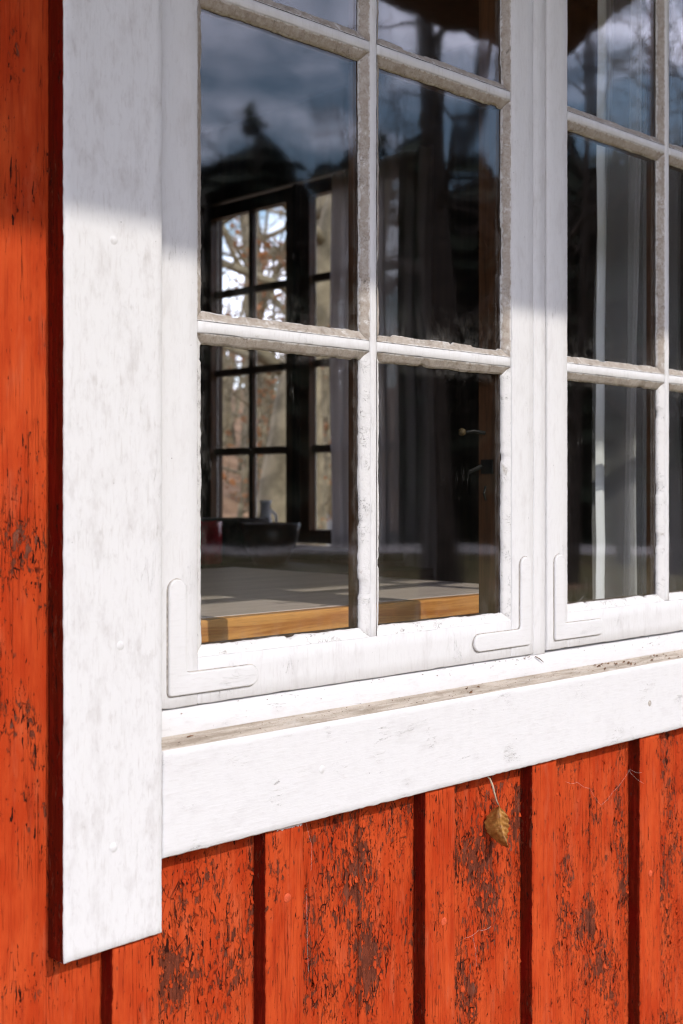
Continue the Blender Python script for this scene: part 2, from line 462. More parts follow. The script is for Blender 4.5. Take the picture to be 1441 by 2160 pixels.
def mat_leaf(name, c1, c2, scale=60, trans=0.35):
    n = NT(name)
    v = n.noise(n.co(), scale, 4, 0.6)
    col = n.mix(n.ramp(v, 0.35, 0.65), c1, c2)
    b = n.bsdf(col, 0.45, n.bump(v, 0.0004, 0.5), 0.4)
    tl = n.node('BsdfTranslucent'); n.set(tl.inputs['Color'], col)
    mx = n.node('MixShader'); mx.inputs[0].default_value = trans
    n.t.links.new(b, mx.inputs[1]); n.t.links.new(tl.outputs[0], mx.inputs[2])
    return n.done(mx.outputs[0])

M = {}
M['white_v'] = mat_white('white_paint_upright', 'z', 0.62, 0.35)
M['white_h'] = mat_white('white_paint_level', 'x', 0.26, 0.95)
M['white_sash'] = mat_white('white_sash_paint', 'z', 0.30, 0.5)
M['white_metal'] = mat_white('white_bracket_paint', 'x', 0.15, 0.1)
M['grime'] = mat_simple('grimy_edge', (0.40, 0.36, 0.31), 0.8, 0.2, 0, 260, 0.45)
M['red'] = mat_red('red_paint')
M['red_side_shaded'] = mat_red('red_paint_edge_shaded', 0.20, True)
def mat_ledge():
    n = NT('weathered_ledge')
    g = n.noise(n.co((0.12, 1, 1)), 150, 5, 0.65); p_ = n.noise(n.co((0.5, 1, 1)), 38, 5, 0.65, 0.4); f_ = n.noise(n.co(), 420, 4, 0.7)
    col = n.mix(n.ramp(g, 0.35, 0.7), (0.55, 0.48, 0.40), (0.34, 0.285, 0.22))
    col = n.mix(n.ramp(p_, 0.52, 0.70, 0, 0.7), col, (0.62, 0.58, 0.53))
    col = n.mix(n.ramp(p_, 0.44, 0.34, 0, 0.45), col, (0.28, 0.22, 0.165))
    col = n.mix(n.ramp(f_, 0.56, 0.7, 0, 0.6), col, (0.16, 0.115, 0.08))
    return n.done(n.bsdf(col, 0.85, n.bump(n.m('ADD', g, f_), 0.0012, 0.8), 0.15))
M['sill_top'] = mat_ledge()
M['putty_bare'] = mat_putty('bare_putty', 0.03)
M['putty_mid'] = mat_putty('half_painted_putty', 0.18)
M['putty_paint'] = mat_putty('painted_putty', 0.50)
M['glass'] = mat_glass('old_glass', 1.0)
M['glass_far'] = mat_glass('gable_glass', 0.25)
M['brown'] = mat_wood('varnished_sash', (0.10, 0.042, 0.017), (0.05, 0.021, 0.009), 90, 0.45, 'z', 0.4)
M['dark_wood'] = mat_wood('dark_panelling', (0.050, 0.028, 0.018), (0.022, 0.012, 0.008), 30, 0.5, 'z', 0.3)
M['floor_wood'] = mat_wood('floor_boards', (0.12, 0.07, 0.04), (0.07, 0.04, 0.022), 30, 0.5, 'y', 0.3)
M['pine'] = mat_wood('varnished_pine', (0.68, 0.32, 0.09), (0.46, 0.165, 0.036), 80, 0.38, 'x', 0.45, (0.40, 0.62))
M['tabletop'] = mat_wood('worn_tabletop', (0.72, 0.60, 0.535), (0.60, 0.49, 0.43), 40, 0.38, 'x', 0.5)
M['sheer'] = mat_cloth('sheer_voile', (0.80, 0.78, 0.77), 0.38, 0.3)
M['hem'] = mat_cloth('cotton_hem', (0.88, 0.88, 0.88), 1.0, 0.10)
M['grey_cloth'] = mat_cloth('grey_curtain', (0.42, 0.38, 0.375), 0.96, 0.4)
M['brass'] = mat_simple('brass', (0.07, 0.045, 0.018), 0.6, 0.3, 0.3)
M['iron'] = mat_simple('black_iron', (0.02, 0.018, 0.017), 0.5, 0.4, 0.6)
M['ceramic'] = mat_simple('white_ceramic', (0.78, 0.78, 0.80), 0.2, 0.5, 0, 30, 0.03)
M['red_enamel'] = mat_simple('red_enamel', (0.45, 0.02, 0.03), 0.25, 0.5)
M['basket'] = mat_simple('dark_basket', (0.045, 0.03, 0.022), 0.7, 0.3, 0, 90, 0.5, 0.002)
M['bowl'] = mat_simple('brown_stoneware', (0.075, 0.035, 0.02), 0.35, 0.5)
M['leaf'] = mat_leaf('dry_beech_leaf', (0.50, 0.245, 0.06), (0.30, 0.12, 0.025), 130, 0.25)
M['thread'] = mat_simple('dry_stalk', (0.46, 0.36, 0.25), 0.8, 0.2)
M['silk'] = mat_simple('spider_silk', (0.75, 0.70, 0.66), 0.6, 0.3)
M['crumb'] = mat_simple('brown_crumbs', (0.16, 0.085, 0.045), 0.8, 0.2, 0, 300, 0.6)
M['crust'] = mat_simple('peeled_paint', (0.55, 0.085, 0.03), 0.7, 0.2, 0, 200, 0.3)
M['bark'] = mat_simple('bark', (0.05, 0.038, 0.03), 0.9, 0.15, 0, 9, 0.5, 0.01)
M['bark_moss'] = mat_simple('mossy_bark', (0.21, 0.175, 0.115), 0.9, 0.15, 0, 5, 0.45, 0.01)
M['spruce'] = mat_simple('spruce_needles', (0.020, 0.028, 0.014), 0.8, 0.2, 0, 3, 0.4)
M['dryleaf'] = mat_leaf('orange_beech_leaves', (0.42, 0.17, 0.06), (0.28, 0.12, 0.05), 3, 0.35)
M['rock'] = mat_simple('grey_rock', (0.30, 0.29, 0.27), 0.9, 0.2, 0, 4, 0.4, 0.03)
M['roof'] = mat_simple('roof_felt', (0.06, 0.055, 0.05), 0.9, 0.2, 0, 20)
M['soffit'] = mat_wood('soffit_boards', (0.16, 0.085, 0.045), (0.10, 0.05, 0.026), 20, 0.7, 'x', 0.2)
M['old_wood'] = mat_wood('brown_shed_wood', (0.085, 0.045, 0.022), (0.05, 0.026, 0.014), 20, 0.8, 'z', 0.2)
M['stone'] = mat_simple('plinth_stone', (0.28, 0.27, 0.25), 0.9, 0.2, 0, 14, 0.4, 0.01)

def mat_ground():
    n = NT('leafy_lawn')
    a = n.noise(n.co(), 0.35, 5, 0.6); b = n.noise(n.co(), 6, 5, 0.65); c = n.noise(n.co(), 2.2, 6, 0.72)
    col = n.mix(n.ramp(b, 0.35, 0.68), (0.085, 0.095, 0.035), (0.17, 0.115, 0.06))
    lit = n.mix(n.ramp(c, 0.35, 0.7), (0.27, 0.17, 0.105), (0.13, 0.075, 0.042))
    sep = n.node('SeparateXYZ'); n.set(sep.inputs[0], n.co())
    wood = n.m('MAXIMUM', n.ramp(sep.outputs['Y'], -1.0, 6.0), n.ramp(a, 0.55, 0.7))
    col = n.mix(wood, col, lit)
    return n.done(n.bsdf(col, 0.95, n.bump(n.m('ADD', b, n.m('MULTIPLY', c, 0.4)), 0.06, 0.7), 0.1))
M['ground'] = mat_ground()
M['gravel'] = mat_simple('pale_gravel', (0.52, 0.48, 0.43), 0.95, 0.15, 0, 60, 0.25, 0.01)

# ================================================================== ground, road
def hill(x, y):
    """woodland slope behind the house, to the right"""
    d = 0.60*x + 0.80*y - 6.0
    t = max(0.0, d)
    t2 = min(t, 28.0)
    h = 0.20*t2*t2/(t2+9.0) if t > 0 else 0.0
    wob = 0.0
    if t > 0: wob = 0.5*pn(x*0.13, y*0.13)*min(1, t/6) + 0.16*pn(x*0.5, y*0.5, 3)*min(1, t/4)
    return h + wob

def make_ground():
    co_ = [-900, -400, -200, -110, -70, -50]
    x = -40
    while x <= 90: co_.append(x); x += 1.5
    co_ += [110, 150, 220, 400, 900]
    mb = MB(); n_ = len(co_)
    for y in co_:
        for x in co_: mb.vert(x, y, hill(x, y) if (x > -30 and y > -10) else 0.0)
    for j in range(n_-1):
        for i in range(n_-1):
            a = j*n_+i; mb.face((a, a+1, a+1+n_, a+n_))
    o = mb.build('ground', M['ground'], smooth=True)
    tag(o, None, None, None, 'structure'); return o
make_ground()

def make_road():
    d = Vector((sin(radians(47)), -cos(radians(47)), 0)); t = Vector((cos(radians(47)), sin(radians(47)), 0))
    c = Vector((1.0, 0, 0)) + d*30.5
    mb = MB(); prev = None
    for i in range(61):
        s_ = -60 + 2*i
        w0 = 2.3 + 0.25*pn(s_*0.2, 1); w1 = 2.3 + 0.25*pn(s_*0.2, 5)
        p = c + t*s_ + d*(0.0012*s_*s_*0.2)
        a = p - d*w0; b = p + d*w1
        cur = (mb.vert(a.x, a.y, 0.006), mb.vert(b.x, b.y, 0.006))
        if prev: mb.face((prev[0], cur[0], cur[1], prev[1]))
        prev = cur
    tag(mb.build('gravel_road', M['gravel']), None, None, None, 'structure')
make_road()

# ================================================================== trees
def grow(seed, H, lean=0.05, limbs=10, sub=6, twigs=5, r0=0.14, leafy=0):
    """one bare tree: (trunk builder, crown builder)"""
    R = random.Random(seed)
    tr, cr = MB(), MB()
    def wander(p, d, L, seg, bend, up):
        pts = [p]
        for _ in range(seg):
            d = (d + Vector((R.uniform(-1, 1), R.uniform(-1, 1), R.uniform(-1, 1)))*bend + Vector((0, 0, up))).normalized()
            p = p + d*(L/seg); pts.append(p)
        return pts
    trunk = wander(Vector((0, 0, -0.2)), Vector((R.uniform(-lean, lean), R.uniform(-lean, lean), 1)), H, 9, 0.07, 0.05)
    tr.tube(trunk, [r0*(1-0.085*i)*(1.35 if i == 0 else 1) for i in range(len(trunk))], 8)
    def at(pts, t):
        f = t*(len(pts)-1); i = min(int(f), len(pts)-2); return pts[i].lerp(pts[i+1], f-i)
    for k in range(limbs):
        t = 0.22 + 0.76*(k+R.random()*0.7)/limbs
        p = at(trunk, min(t, 0.99)); a = R.uniform(0, 2*pi); e = R.uniform(0.25, 0.8)
        L = H*R.uniform(0.22, 0.42)*(1.15-0.7*t)
        lim = wander(p, Vector((cos(a), sin(a), e)), L, 6, 0.2, 0.05)
        rl = r0*0.40*(1.1-0.7*t)
        tr.tube(lim, [rl*(1-0.13*i) for i in range(len(lim))], 5)
        for j in range(sub):
            t2 = R.uniform(0.25, 1.0); q = at(lim, t2)
            dd = Vector((R.uniform(-1, 1), R.uniform(-1, 1), R.uniform(-0.2, 1)))
            sb = wander(q, dd.normalized(), L*R.uniform(0.3, 0.55), 4, 0.28, 0.04)
            cr.tube(sb, [rl*0.34*(1-0.18*i) for i in range(len(sb))], 4, 0, False)
            for _ in range(twigs):
                q2 = at(sb, R.uniform(0.2, 1.0))
                d3 = Vector((R.uniform(-1, 1), R.uniform(-1, 1), R.uniform(-0.3, 1))).normalized()
                tw = wander(q2, d3, L*R.uniform(0.14, 0.30), 3, 0.3, 0.03)
                cr.tube(tw, [0.008, 0.006, 0.0045, 0.003], 3, 0, False)
                if leafy and R.random() < leafy:
                    for _l in range(3):
                        c = at(tw, R.random()); s = R.uniform(0.03, 0.06)
                        u = Vector((R.uniform(-1, 1), R.uniform(-1, 1), R.uniform(-1, 1))).normalized()
                        v = u.cross(Vector((R.uniform(-1, 1), R.uniform(-1, 1), R.uniform(-1, 1)))).normalized()
                        b = [cr.vert(*(c + u*s)), cr.vert(*(c + v*s*0.55)), cr.vert(*(c - u*s)), cr.vert(*(c - v*s*0.55))]
                        cr.face(b, 1)
    return tr, cr

def plant_tree(proto, name, loc, rz, sc, label, cat, group):
    e = empty(name, loc, None, rz); e.scale = (sc, sc, sc)
    for me, nm in zip(proto, ('trunk', 'crown')): link(nm, me, e)
    tag(e, label, cat, group); return e

front_protos, back_protos = [], []
for s in range(4):
    a, b = grow(100+s, 11.0, 0.06, 12, 7, 6, 0.16)
    front_protos.append((a.mesh('trunk', [M['bark']]), b.mesh('crown', [M['bark'], M['dryleaf']])))
for s in range(3):
    a, b = grow(200+s, 11.0, 0.10, 9, 5, 4, 0.17, 0.0)
    back_protos.append((a.mesh('trunk', [M['bark_moss']], True), b.mesh('crown', [M['bark_moss'], M['dryleaf']])))
for s in range(2):
    a, b = grow(300+s, 4.6, 0.15, 9, 5, 4, 0.05, 0.42)
    back_protos.append((a.mesh('trunk', [M['bark_moss']], True), b.mesh('crown', [M['bark_moss'], M['dryleaf']])))

TR = random.Random(21)
# tree line in front of the house (seen only as a reflection in the panes)
for i in range(46):
    az = radians(-5 + 84*(i+TR.uniform(-0.3, 0.3))/45); r = TR.uniform(34, 39)
    x, y = 1.0 + r*sin(az), -r*cos(az)
    plant_tree(front_protos[i % 4], 'bare_tree', (x, y, 0), TR.uniform(0, 6.28), TR.uniform(0.82, 1.12),
               'tall bare tree in the tree line mirrored dark in the window panes', 'tree', 'tree line across the gravel road')
# one nearer tree whose branches cross the sky in the right-hand panes
for (az, r, sc) in ((54.5, 19.0, 0.98), (60.0, 21, 1.05), (57.2, 25, 1.2)):
    az = radians(az)
    plant_tree(front_protos[1], 'bare_tree', (1.2 + r*sin(az), -r*cos(az), 0), az*7, sc,
               'nearer bare tree with branches mirrored against the sky in the panes', 'tree', 'bare trees on the lawn')
# dense thicket behind that tree line: too far to count
def far_wood(name, az0, az1, r0, r1, n_, seed, mats, base, bark):
    R = random.Random(seed); mb = MB()
    for i in range(n_):
        az = radians(az0 + (az1-az0)*(i+R.random())/n_); r = R.uniform(r0, r1)
        x, y = base[0] + r*sin(az), base[1] + r*cos(az)
        z = hill(x, y) if base[1] > 0 else 0.0
        H = R.uniform(6.0, 9.5) if base[1] < 1 else R.uniform(2.5, 4.5)
        top = Vector((x + R.uniform(-.5, .5), y + R.uniform(-.5, .5), z + H))
        mb.tube([(x, y, z-0.3), ((x+top.x)/2 + R.uniform(-.2, .2), (y+top.y)/2, z + H*0.5), tuple(top)], [0.16, 0.11, 0.03], 5)
        for k in range(42):
            t = R.uniform(0.06, 1.0); p = Vector((x, y, z)).lerp(top, t)
            a = R.uniform(0, 2*pi); L = H*R.uniform(0.10, 0.27)*(1.2-0.75*t)
            q = p + Vector((cos(a)*L, sin(a)*L, L*R.uniform(0.2, 1.0)))
            mb.tube([tuple(p), tuple(p.lerp(q, 0.5) + Vector((0, 0, 0.1*L))), tuple(q)], [0.035, 0.022, 0.008], 3, 0, False)
            for _ in range(3):
                c = p.lerp(q, R.uniform(0.3, 1)); e = c + Vector((R.uniform(-1, 1), R.uniform(-1, 1), R.uniform(-.2, 1)))*L*0.45
                mb.tube([tuple(c), tuple(e)], [0.014, 0.006], 3, 0, False)
    return tag(mb.build(name, mats), None, None, None, 'stuff')
fw = far_wood('woodland', 90, 200, 52, 75, 130, 5, M['bark'], (1.0, 0.0), 0)
fw['label'] = 'far leafless wood mirrored as one dark mass in the glass'
fw['category'] = 'woodland'

# trees up the slope behind the house, seen through the gable window
GP = Vector((2.98, 2.45, 0))
def back(az, r):
    a = radians(az); return GP.x + r*sin(a), GP.y + r*cos(a)
spec = [(38.9, 5.6, 0, 0.95, 1.0), (40.6, 7.4, 1, 0.9, 2.2), (43.6, 6.6, 2, 0.8, 4.0), 
        (39.8, 14, 0, 1.1, 3.0), (44.3, 13, 1, 1.0, 3.6), (42.5, 18, 0, 1.2, 1.7), (38.2, 19, 2, 1.1, 2.8),
        (35.6, 13, 0, 1.0, 0.1), (46.0, 10, 0, 1.0, 2.5), (40.9, 24, 1, 1.2, 5.0), (43.4, 26, 2, 1.2, 1.2), (36.4, 25, 1, 1.2, 4.4),
        (48.5, 16, 2, 1.0, 0.8), (33.0, 17, 1, 1.0, 2.0)]
for (az, r, k, sc, rz) in spec:
    x, y = back(az, r)
    plant_tree(back_protos[k], 'mossy_tree', (x, y, hill(x, y)), rz, sc,
               'leafless mossy tree on the sunlit slope seen through the far gable window', 'tree', 'leafless trees on the slope behind the house')
for i in range(13):
    x, y = back(36.2 + 0.71*i + TR.uniform(-.25, .25), TR.uniform(9, 24))
    plant_tree(back_protos[i % 3], 'slender_tree', (x, y, hill(x, y)), i*2.1, TR.uniform(0.26, 0.40),
               'slender bare tree among the brush seen through the far gable window', 'tree', 'slender trees on the slope behind the house')
for i, (az, r, k, sc) in enumerate([(39.6, 6.2, 3, 0.40), (42.4, 8.0, 4, 0.5), (44.0, 9.0, 3, 0.8), (37.9, 8.4, 4, 0.8), (41.0, 10.0, 3, 0.9),
                      (43.2, 14, 4, 1.1), (39.0, 16, 3, 1.2), (45.5, 12, 4, 1.0), (36.5, 11, 3, 0.9), (41.8, 20, 4, 1.2)]):
    x, y = back(az, r)
    plant_tree(back_protos[k], 'beech_sapling', (x, y, hill(x, y)), i*1.3, sc,
               'young beech with dry orange leaves seen through the far gable window', 'sapling', 'beech saplings on the slope behind the house')
bw = far_wood('woodland', 26, 56, 34, 55, 26, 8, M['bark_moss'], (2.98, 2.45), 1)
bw['label'] = 'hazy leafless wood beyond the trees outside the gable window'
bw['category'] = 'woodland'
def rock(loc, s, seed):
    bm = bmesh.new(); bmesh.ops.create_icosphere(bm, subdivisions=3, radius=1.0)
    for v in bm.verts:
        n_ = pn(v.co.x*1.3+seed, v.co.y*1.3, v.co.z*1.3) + 0.4*pn(v.co.x*3.1, v.co.y*3.1+seed, v.co.z*3.1)
        v.co = Vector((v.co.x*s[0], v.co.y*s[1], v.co.z*s[2]))*(1+0.38*n_)
    me = bpy.data.meshes.new('boulder'); bm.to_mesh(me); bm.free(); me.materials.append(M['rock'])
    o = link('boulder', me, None, loc); return o
for i, (az, r, s) in enumerate([(39.4, 5.4, 0.5), (41.0, 6.9, 0.6), (43.3, 8.2, 0.7), (38.0, 8.0, 0.7), (42.0, 10.5, 0.9), (40.2, 9.3, 0.6), (44.6, 7.6, 0.5)]):
    x, y = back(az, r)
    tag(rock((x, y, hill(x, y)+0.12*s), (s, s*0.8, s*0.6), i*3.1),
        'grey boulder among leaf litter on the slope outside the gable window', 'boulder', 'boulders on the slope behind the house')

# big old tree nearer the house, its trunk mirrored in an upper pane
a_, b_ = grow(77, 13.5, 0.02, 11, 6, 5, 0.22)
az = radians(48.9)
plant_tree((a_.mesh('trunk', [M['bark']]), b_.mesh('crown', [M['bark'], M['dryleaf']])), 'old_tree', (1.1 + 13.5*sin(az), -13.5*cos(az), 0), 0.6, 1.0,
           'thick dark tree trunk mirrored against the sky in an upper pane', 'tree', None)
# dense spruces closing the view beyond the tree line
def spruces():
    R = random.Random(12); mb = MB()
    for i in range(260):
        az = radians(-12 + 100*(i+R.random())/260); r = R.uniform(35, 45)
        x, y = 1.0 + r*sin(az), -r*cos(az); H = R.uniform(11.2, 12.9)*(0.99+0.10*pn(i*0.12, 3.1)); W = H*R.uniform(0.17, 0.24)
        mb.tube([(x, y, -0.2), (x, y, H*0.9)], [0.16, 0.02], 5)
        k = 0; lev = 20
        for l in range(lev):
            t = l/(lev-1); z = 0.3 + (H-0.5)*t; w = W*(1-t**4)**0.6 + 0.45
            nb = 9
            for q in range(nb):
                a = 2*pi*(q+R.random())/nb; ln = w*R.uniform(0.45, 1.15); d = R.uniform(0.1, 0.6)*ln + 0.15
                z = z + R.uniform(-0.35, 0.35); c = Vector((x, y, z+0.25)); tip = Vector((x+ln*cos(a), y+ln*sin(a), z-d))
                sd = Vector((-sin(a), cos(a), 0))*ln*0.42
                m = c.lerp(tip, 0.55)
                ids = [mb.vert(*c), mb.vert(*(m+sd+Vector((0, 0, -0.15)))), mb.vert(*tip), mb.vert(*(m-sd+Vector((0, 0, -0.15))))]
                mb.face((ids[0], ids[1], ids[2])); mb.face((ids[0], ids[2], ids[3]))
    o = mb.build('spruce_wood', M['spruce'])
    tag(o, 'dense dark spruce wood mirrored as a black band in the panes', 'woodland', None, 'stuff')
spruces()

# ================================================================== the cottage
cottage = empty('cottage', (0, 0, 0))
tag(cottage, 'red board and batten cottage with white window casings and peeling paint', 'house')

YB = 0.0235                        # board face
WZ0, WZ1 = EYE-0.187, EYE+1.068    # sash bottom and top
WEAR = [(1.052,1.106,0.037,0.036,1.00), (1.069,1.059,0.023,0.031,0.95), (1.065,1.005,0.011,0.023,0.60), (0.867,1.102,0.037,0.051,0.55), (0.884,1.032,0.027,0.033,0.70), (0.829,1.020,0.039,0.032,0.45), (1.218,1.056,0.013,0.039,0.70), (1.213,0.996,0.017,0.039,0.60), (1.289,0.923,0.039,0.035,0.85), (1.266,0.974,0.020,0.029,0.70), (0.740,1.113,0.013,0.056,0.70), (0.667,1.147,0.029,0.037,0.50), (0.659,1.079,0.037,0.033,0.60), (0.507,1.115,0.047,0.017,0.50), (0.501,1.461,0.012,0.026,0.55), (0.495,1.827,0.005,0.029,0.60), (0.493,1.764,0.008,0.022,0.40), (0.509,1.312,0.005,0.022,0.40), (1.343,1.000,0.019,0.094,0.55), (1.431,0.968,0.029,0.123,0.50), (1.037,0.967,0.022,0.031,0.70), (1.119,1.135,0.024,0.037,0.60), (1.065,1.160,0.041,0.021,0.50), (1.123,1.039,0.017,0.064,0.50), (1.002,0.991,0.031,0.060,0.25), (0.706,1.075,0.028,0.046,0.50), (0.619,1.090,0.030,0.028,0.45), (0.972,1.029,0.006,0.074,0.50)]
def wear_at(x, z):
    w = 0.0
    for (cx, cz, rx, rz, k) in WEAR:
        d = ((x-cx)/rx)**2 + ((z-cz)/rz)**2
        if d < 6: w = max(w, k*exp(-0.75*d))
    below = 0.26 if (z < 1.19 and x > 0.60) else (0.13 if z < 1.75 else 0.05)
    return 0.72*w + below + 0.16*pn(x*42, z*9, 2.0) + 0.08*pn(x*130, z*24, 5.0)
def wear_batten(x, z): return 0.35*wear_at(x, z) + 0.04

# --- wall boards
def board(x0, x1, z0, z1, seed, fine):
    mb = MB()
    plank(mb, x0, x1, YB, YB+0.020, z0, z1, 0.005 if fine else 0.12, 0.0010, 0.0008 if fine else 0.0, 0.0003 if fine else 0,
          wear_at, seed=seed, sk=1)
    return mb.build('board', M['red'], cottage, True)
cuts = [0.597, 0.760, 0.872, 0.9745, 1.153, 1.266, 1.371, 1.50, 1.62, 1.74]
TOPW, BOT = EYE-0.225, 0.42
boards = []
for i in range(len(cuts)-1):
    g = 0.0007
    z1 = TOPW if cuts[i] < 1.735 else 3.3
    fine = cuts[i] < 1.45
    if fine:
        boards.append((cuts[i]+g, cuts[i+1]-g))
        board(cuts[i]+g, cuts[i+1]-g, 0.80, z1, i*3.3, True)
        board(cuts[i]+g, cuts[i+1]-g, BOT, 0.799, i*3.3, False)
    else: board(cuts[i]+g, cuts[i+1]-g, BOT, z1, i*3.3, False)
    board(cuts[i]+g, cuts[i+1]-g, EYE+1.10, 3.3, i*3.3, False)
board(0.455, 0.5963, 0.80, 2.2, 41.0, True)
board(0.455, 0.5963, BOT, 0.799, 42.0, False); board(0.455, 0.5963, 2.201, 3.3, 43.0, False)
x = 0.4536
while x > -2.3:
    board(x-0.16, x, BOT, 3.3, x, False); x -= 0.1614
x = 1.7406
while x < 2.95:
    board(x, x+0.16, BOT, 3.3, x, False); x += 0.1614

# --- battens
def batten(x0, x1, z0, z1, seed, fine):
    mb = MB()
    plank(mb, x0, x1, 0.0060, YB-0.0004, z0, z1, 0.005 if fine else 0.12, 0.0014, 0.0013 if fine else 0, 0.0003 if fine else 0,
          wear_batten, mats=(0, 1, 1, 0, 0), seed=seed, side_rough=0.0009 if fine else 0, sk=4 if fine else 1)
    return mb.build('batten', [M['red'], M['red_side_shaded']], cottage, True)
CB = EYE-0.3059                      # lower edge of the bottom casing
BAT = [(0.5741, 0.6200, EYE-0.3695), (0.7371, 0.7827, CB-0.0008), (0.9516, 0.9974, CB-0.0008), (1.1300, 1.1745, CB-0.0008),
       (1.3487, 1.3945, CB-0.0008), (1.560, 1.6055, CB-0.0008)]
for i, (a, b_, zt) in enumerate(BAT):
    batten(a, b_, 0.80, zt, 50+i*1.7, True)
    batten(a, b_, BOT, 0.799, 70+i, False)
for k in range(12): 
    batten(0.36-0.19*k-0.045, 0.36-0.19*k, BOT, 3.3, 90+k, False)
for k in range(6):
    batten(1.83+0.19*k, 1.83+0.19*k+0.045, BOT, 3.3, 120+k, False)

# --- curling paint chips on the worn boards
def chips(x0, x1, z0, z1, y, dens, seed):
    R = random.Random(seed); mb = MB()
    for _ in range(int(dens*(x1-x0)*(z1-z0))):
        x, z = R.uniform(x0+0.004, x1-0.004), R.uniform(z0, z1)
        w = wear_at(x, z)
        if R.random() > (w-0.22)*1.7 or z > CB-0.012: continue
        s = R.uniform(0.0012, 0.0028)*(1.5 if R.random() < 0.08 else 1)
        el = R.uniform(1.0, 2.0); a0 = R.uniform(0, 6.28)
        ld = R.uniform(0, 6.28); lift = R.uniform(0.25, 0.75)
        k = R.randint(5, 7)
        def pt(dx, dz):
            t = (dx*cos(ld) + dz*sin(ld))/s
            return (x+dx, y - 0.0004 - max(0, t+0.6)**2*s*lift*0.55, z+dz)
        c = mb.vert(*pt(0, 0))
        ring = []
        for q in range(k):
            a = a0 + 2*pi*q/k + R.uniform(-.3, .3); r = s*R.uniform(0.65, 1.1)
            ring.append(mb.vert(*pt(r*cos(a), r*sin(a)*el)))
        for q in range(k): mb.face((c, ring[q], ring[(q+1) % k]))
    o = mb.build('paint_chips', M['red'], cottage)
    o['kind'] = 'stuff'
    return o
for i, (a, b_) in enumerate(boards): chips(a, b_, 0.83, 1.19, YB, 9000, 400+i)
chips(0.46, 0.596, 0.95, 1.125, YB, 6000, 431)

# --- casings
mb = MB()
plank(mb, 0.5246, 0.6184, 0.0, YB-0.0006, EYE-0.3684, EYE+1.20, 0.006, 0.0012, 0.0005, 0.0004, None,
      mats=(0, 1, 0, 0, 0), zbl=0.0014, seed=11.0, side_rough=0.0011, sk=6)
casing = mb.build('side_casing', [M['white_v'], M['red_side_shaded']], cottage, True)
mb = MB()
plank(mb, 0.6190, 1.714, 0.0, YB-0.0006, CB, EYE-0.2166, 0.005, 0.0012, 0.0006, 0.0004, None,
      mats=(0, 0, 0, 1, 0), dtop=0.0060, seed=17.0, sk=4)
sill = mb.build('bottom_casing', [M['white_h'], M['sill_top']], cottage, True)
mb = MB()
plank(mb, 1.7146, 1.808, 0.0, YB-0.0006, EYE-0.3684, EYE+1.20, 0.05, 0.0013, 0.0, 0.0, None, seed=12.0, sk=1)
mb.build('side_casing', M['white_v'], cottage, True)
mb = MB()
plank(mb, 0.6190, 1.714, 0.0, YB-0.0006, EYE+1.095, EYE+1.19, 0.05, 0.0013, 0.0, 0.0, None, seed=13.0, sk=1)
mb.build('top_casing', M['white_h'], cottage, True)

# --- window frame (behind the sashes' edges)
def frame_piece(name, x0, x1, y0, y1, z0, z1, mat, step=0.02, rough=0.0003):
    mb = MB(); plank(mb, x0, x1, y0, y1, z0, z1, step, 0.0010, 0.0004, rough, None, seed=x0*7+z0, sk=1)
    return mb.build(name, mat, cottage, True)
frame_piece('frame_sill', 0.600, 1.733, 0.0228, 0.115, EYE-0.2250, EYE-0.1888, M['white_h'])
frame_piece('frame_jamb', 0.600, 0.6310, 0.0232, 0.115, EYE-0.1886, EYE+1.07, M['white_sash'])
frame_piece('frame_jamb', 1.7002, 1.733, 0.0232, 0.115, EYE-0.1886, EYE+1.07, M['white_sash'])
frame_piece('frame_head', 0.600, 1.733, 0.0232, 0.115, EYE+1.0702, EYE+1.12, M['white_h'])
frame_piece('frame_post', 1.1532, 1.1752, 0.0224, 0.060, EYE-0.1886, EYE+1.07, M['white_sash'])

# ------------------------------------------------------------------ sashes
SW, SH = 0.5202, 1.255
OX0, OX1 = 0.040, SW-0.040                     # light opening
MC = SW/2
COLS = [(OX0, MC-0.005), (MC+0.005, OX1)]
ROWS = [(0.041, 0.324), (0.335, 0.621), (0.6315, 0.9175), (0.928, 1.214)]
def putty_strip(p0, p1, inn, w, seed, mat, sash, rag):
    """one side of the putty bed from p0 to p1 (x,z), leaning inwards along inn"""
    mb = MB()
    d = Vector((p1[0]-p0[0], 0, p1[1]-p0[1])); L = d.length; d.normalize()
    i_ = Vector((inn[0], 0, inn[1]))
    n_ = max(8, int(L/0.0028)); prev = None
    for k in range(n_+1):
        s_ = L*k/n_
        mit = min(s_, L-s_)
        wob = rag*(0.0012*pn(s_*35, seed) + 0.0006*pn(s_*130, seed+3) + 0.0004*pn(s_*390, seed+5))
        ww = min(w + wob, mit + 0.0002 + 0.35*w*exp(-mit/0.004))
        chip = 1.0
        if pn(s_*31, seed+8) > 0.42: chip = 0.80
        ww *= chip
        base = Vector((p0[0], 0, p0[1])) + d*s_
        t = 0.0010 + rag*0.0004*pn(s_*210, seed+2)
        ring = [base + Vector((0, 0.0012, 0)),
                base + i_*ww*0.33 + Vector((0, 0.0030 + t*0.35*pn(s_*150, seed+11), 0)),
                base + i_*ww*0.70 + Vector((0, 0.0055 + t*0.4*pn(s_*170, seed+14), 0)),
                base + i_*ww*0.97 + Vector((0, 0.0074 + 0.0006*pn(s_*200, seed), 0)),
                base + i_*ww + Vector((0, 0.0096, 0))]
        lip = [0.75, 0.0, 0.0, 0.55 + 0.5*pn(s_*60, seed+21), 0.9]
        cur = [mb.vert(*q, lip=l_) for q, l_ in zip(ring, lip)]
        if prev:
            for a in range(4): mb.face((prev[a], cur[a], cur[a+1], prev[a+1]))
        prev = cur
    return mb.build('putty', mat, sash, True)

